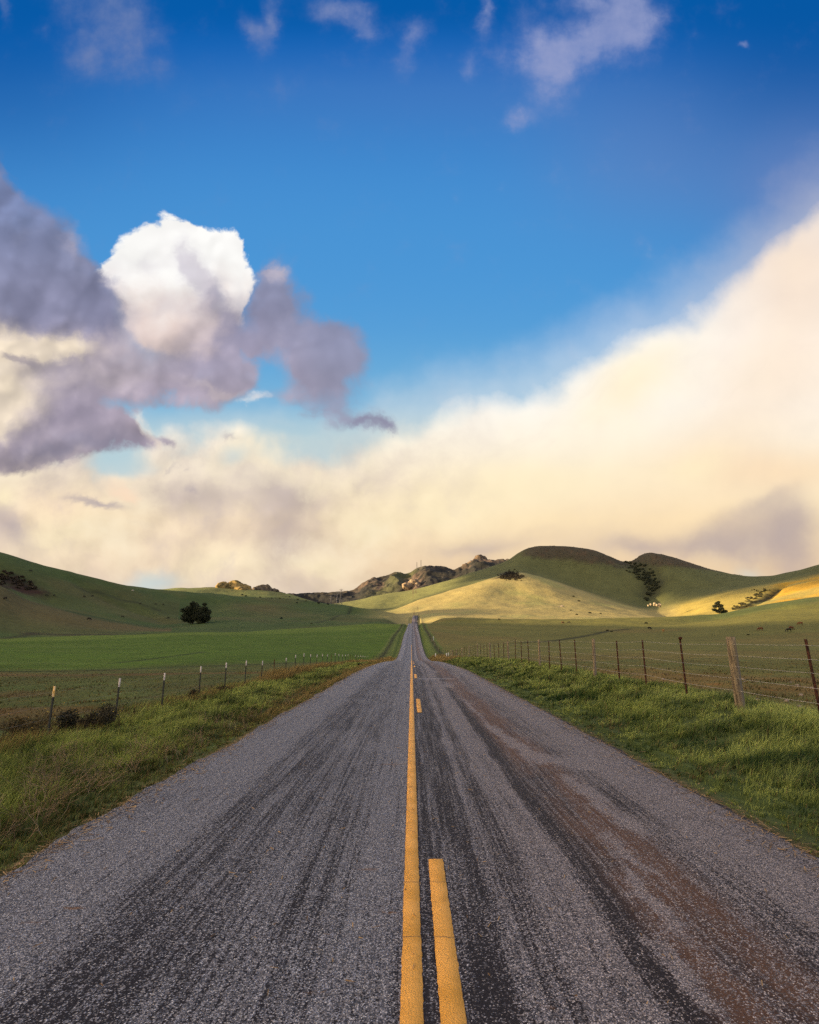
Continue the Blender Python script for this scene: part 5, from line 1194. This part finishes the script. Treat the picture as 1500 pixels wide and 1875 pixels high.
# ================================================================== cattle
def cow_mesh(name, colr, grazing=True):
    """one continuous body from a skinned skeleton"""
    J = {'rump': (-.82, 0, 1.18, .27, .30), 'back': (-.30, 0, 1.16, .36, .38), 'chest': (.32, 0, 1.10, .34, .39), 'shoulder': (.62, 0, 1.16, .24, .31)}
    names = list(J); V = [J[k][:3] for k in names]; Rr = [J[k][3:] for k in names]; E = [(0, 1), (1, 2), (2, 3)]
    def add(p, r, par):
        V.append(p); Rr.append((r, r) if not isinstance(r, tuple) else r); E.append((par, len(V) - 1)); return len(V) - 1
    if grazing:
        n = add((.98, 0, .95), (.15, .20), 3); n = add((1.22, 0, .55), (.12, .15), n); n = add((1.30, 0, .36), (.13, .14), n); m_ = add((1.45, 0, .12), .085, n)
    else:
        n = add((.95, 0, 1.32), (.15, .20), 3); n = add((1.18, 0, 1.50), (.13, .14), n); m_ = add((1.50, 0, 1.36), .085, n)
    e = V[n]
    for s in (-1, 1): add((e[0] - .05, s * .24, e[2] + .08), .04, n)
    for s in (-1, 1):
        a = add((-.80, s * .18, .86), .15, 0); a = add((-.70, s * .19, .62), .10, a); a = add((-.86, s * .19, .42), .060, a); a = add((-.80, s * .19, .06), .050, a); add((-.74, s * .19, .02), .055, a)
        a = add((.50, s * .17, .78), .13, 2); a = add((.52, s * .17, .44), .070, a); a = add((.50, s * .17, .08), .048, a); add((.55, s * .17, .02), .055, a)
    t = add((-1.08, 0, 1.22), .05, 0); t = add((-1.14, 0, .85), .030, t); add((-1.13, 0, .50), .045, t)
    me = bpy.data.meshes.new(name); me.from_pydata(V, E, []); me.materials.append(colr)
    o = bpy.data.objects.new(name, me); COL.objects.link(o)
    mo = o.modifiers.new('skin', 'SKIN'); sv = me.skin_vertices[0].data if me.skin_vertices else None
    if sv is None:
        bpy.context.view_layer.objects.active = o; o.select_set(True); bpy.ops.mesh.customdata_skin_add(); sv = me.skin_vertices[0].data
    for q, r in zip(sv, Rr): q.radius = r
    sv[1].use_root = True
    o.modifiers.new('sub', 'SUBSURF').render_levels = 2; o.modifiers['sub'].levels = 1
    return o
HIDE_B = simple_mat('black_hide', (.012, .010, .009), (.022, .018, .015), 3, .7, .2, .01)
HIDE_R = simple_mat('red_brown_hide', (.10, .032, .014), (.16, .055, .022), 3, .7, .2, .01)
HIDE_T = simple_mat('tan_hide', (.30, .15, .05), (.40, .22, .08), 3, .7, .2, .01)
HIDE_W = simple_mat('pale_hide', (.50, .44, .36), (.62, .56, .46), 3, .7, .2, .01)
proto = {}
def cow(kind, px, py, rz, label, grazing=True, group=None):
    key = (kind, grazing); m = {'b': HIDE_B, 'r': HIDE_R, 't': HIDE_T, 'w': HIDE_W}[kind]
    if key not in proto:
        proto[key] = o = cow_mesh('cow', m, grazing)
    else:
        o = proto[key].copy(); COL.objects.link(o)
    o.location = hit(px, py, 150); o.rotation_euler = (0, 0, rz)
    tag(o, label, 'cow', group); return o
cow('b', 1190, 1153, .2, 'black cow in the right field, nearest the tan cow', True)
cow('t', 1215, 1158, 1.4, 'tan cow standing in the right field beside a black cow', False)
cow('r', 1393, 1155, 2.9, 'small reddish cow alone between the wooden post and the far-right cattle')
cow('r', 1450, 1153.5, .15, 'larger red-brown cow of the far-right pair of cattle')
cow('b', 1445, 1157, 3.0, 'black cow close below the red-brown cow at far right')
cow('r', 1466, 1145, 2.8, 'red-brown cow highest and farthest right in the right field')
cow('b', 914, 1136, .3, 'black cow at the shadow edge left of the right field')
cow('b', 1042, 1142, 2.9, 'black cow in the middle of the olive field below the sunlit spur')
cow('r', 1031, 1142, .4, 'small brownish cow beside the black cow in the middle of the olive field')
G_ = 'dark cattle scattered over the left hill'
for i, (x, y, rz) in enumerate([(56,1047,.2),(85,1092,.5),(99,1092,2.8),(154,1094,.1),(169,1093,3.0),(224,1131,.4),(257,1107,2.7),(285,1108,.3),(299,1108,2.9),(308,1133,.6),(9,1099,2.9)]):
    cow('b', x, y, rz, 'small dark cow grazing on the shaded left hill', True, G_)
cow('b', 163, 1136, .1, 'largest and nearest black cow on the lower spur of the left hill')
cow('w', 243, 1083, .2, 'pale cow near the skyline of the left hill', False)

# ================================================================== pylons and masts
STEEL = simple_mat('pylon_steel', (.10, .10, .11), (.16, .16, .17), 1, .6, 0, .01)
def bar(p, q, r):
    p, q = np.array(p, float), np.array(q, float); d = q - p; L = np.linalg.norm(d); d /= L
    a = np.cross(d, [.3, .9, .1]); a /= np.linalg.norm(a); b = np.cross(d, a)
    V = np.array([e + r * (ca * a + cb * b) for e in (p, q) for ca, cb in ((1, 1), (-1, 1), (-1, -1), (1, -1))])
    return V, np.array([[0, 1, 5, 4], [1, 2, 6, 5], [2, 3, 7, 6], [3, 0, 4, 7], [0, 3, 2, 1], [4, 5, 6, 7]])
def pylon(label, px, py_base, r, H, th=.22, mast=False):
    X, Y, z = at(px, py_base, r)
    o = empty('lattice_pylon' if not mast else 'lattice_mast', (X, Y, z), .2); tag(o, label, 'pylon' if not mast else 'mast', None)
    w0, w1 = (H * .085, H * .02) if not mast else (1.0, .7)
    P = []; lev = np.linspace(0, 1, 8)
    wv = lambda f: w0 + (w1 - w0) * min(1, f / .75)
    for sx, sy in ((1, 1), (1, -1), (-1, 1), (-1, -1)):
        for a, b in zip(lev[:-1], lev[1:]): P.append(bar((sx * wv(a), sy * wv(a), H * a - (1.5 if a == 0 else 0)), (sx * wv(b), sy * wv(b), H * b), th))
    V, F = join(P); mesh_np('legs', V, F, STEEL, parent=o)
    P = []
    for a, b in zip(lev[:-1], lev[1:]):
        for s in (-1, 1):
            P.append(bar((-wv(a), s * wv(a), H * a), (wv(b), s * wv(b), H * b), th * .6)); P.append(bar((wv(a), s * wv(a), H * a), (-wv(b), s * wv(b), H * b), th * .6))
            P.append(bar((s * wv(a), -wv(a), H * a), (s * wv(b), wv(b), H * b), th * .6))
    V, F = join(P); mesh_np('bracing', V, F, STEEL, parent=o)
    if not mast:
        for h, L in ((.80, .17), (.97, .12)):
            P = [bar((-L * H, 0, H * h), (L * H, 0, H * h), th * .9)] + [bar((s * L * H, 0, H * h), (0, 0, H * (h + .06)), th * .6) for s in (-1, 1)] + [bar((s * L * H * .92, 0, H * h), (s * L * H * .92, 0, H * (h - .05)), th * .7) for s in (-1, 1)]
            V, F = join(P); mesh_np('crossarm', V, F, STEEL, parent=o)
    return o
pylon('left-hand one of the twin lattice pylons behind the central ridge', 617.5, 1107, 1150, 34)
pylon('right-hand one of the twin lattice pylons behind the central ridge', 624, 1106.5, 1180, 36)
pylon('shorter lattice pylon standing left of the twin pylons', 606, 1108, 1000, 19)
pylon('left-hand slim mast on the summit of the rocky hill', 763.5, 1043.5, 2720, 38, .34, True)
pylon('taller right-hand slim mast on the summit of the rocky hill', 771, 1040, 2720, 40, .34, True)
for o_, zb in ((bpy.data.objects['lattice_mast'], 1043.5), (bpy.data.objects['lattice_mast.001'], 1040)):
    a_, e_ = elev(763.5 if zb > 1042 else 771, zb); o_.location = (2700 * math.sin(a_), 2700 * math.cos(a_), EYE + e_ * 2700)
# white and stone marker stubs beside the far road
MARK = simple_mat('marker_white', (.5, .48, .44), (.7, .68, .62), 6, .7, 0, .01)
for i, (X, Y, h, lab) in enumerate([(7.4, 190, 1.5, 'tall pale marker post beside the far uphill road'), (5.0, 118, .9, 'pale marker post nearest the road in the orange grass'), (6.6, 107, .8, 'pale marker post second from the road in the orange grass'), (7.3, 112, .8, 'pale marker post furthest right in the orange grass')]):
    V, F, T = prism(skirt_circle(.10, 8), -.3, h, 0, 0, 3, (.03, 0), .9)
    T2 = [F, T]; tag(mesh_np('marker_post', V, T2, MARK, loc=(X + float(road_x(Y)), Y, float(ground(X + float(road_x(Y)), Y)))), lab, 'post')
# stones in the right pasture
rg = np.random.default_rng(31)
for i in range(16):
    Y = rg.uniform(12, 24); X = rg.uniform(8.2, min(Y * .8, 18))
    v, f = lump(ICO2, (0, 0, .02), (rg.uniform(.04, .10), rg.uniform(.04, .09), rg.uniform(.03, .05)), 200 + i, .3)
    tag(mesh_np('stone', v, f, ROCK, loc=(X, Y, float(ground(X, Y)))), 'small pale stone lying in the pasture behind the right fence', 'stone', 'small pale stones in the right pasture')
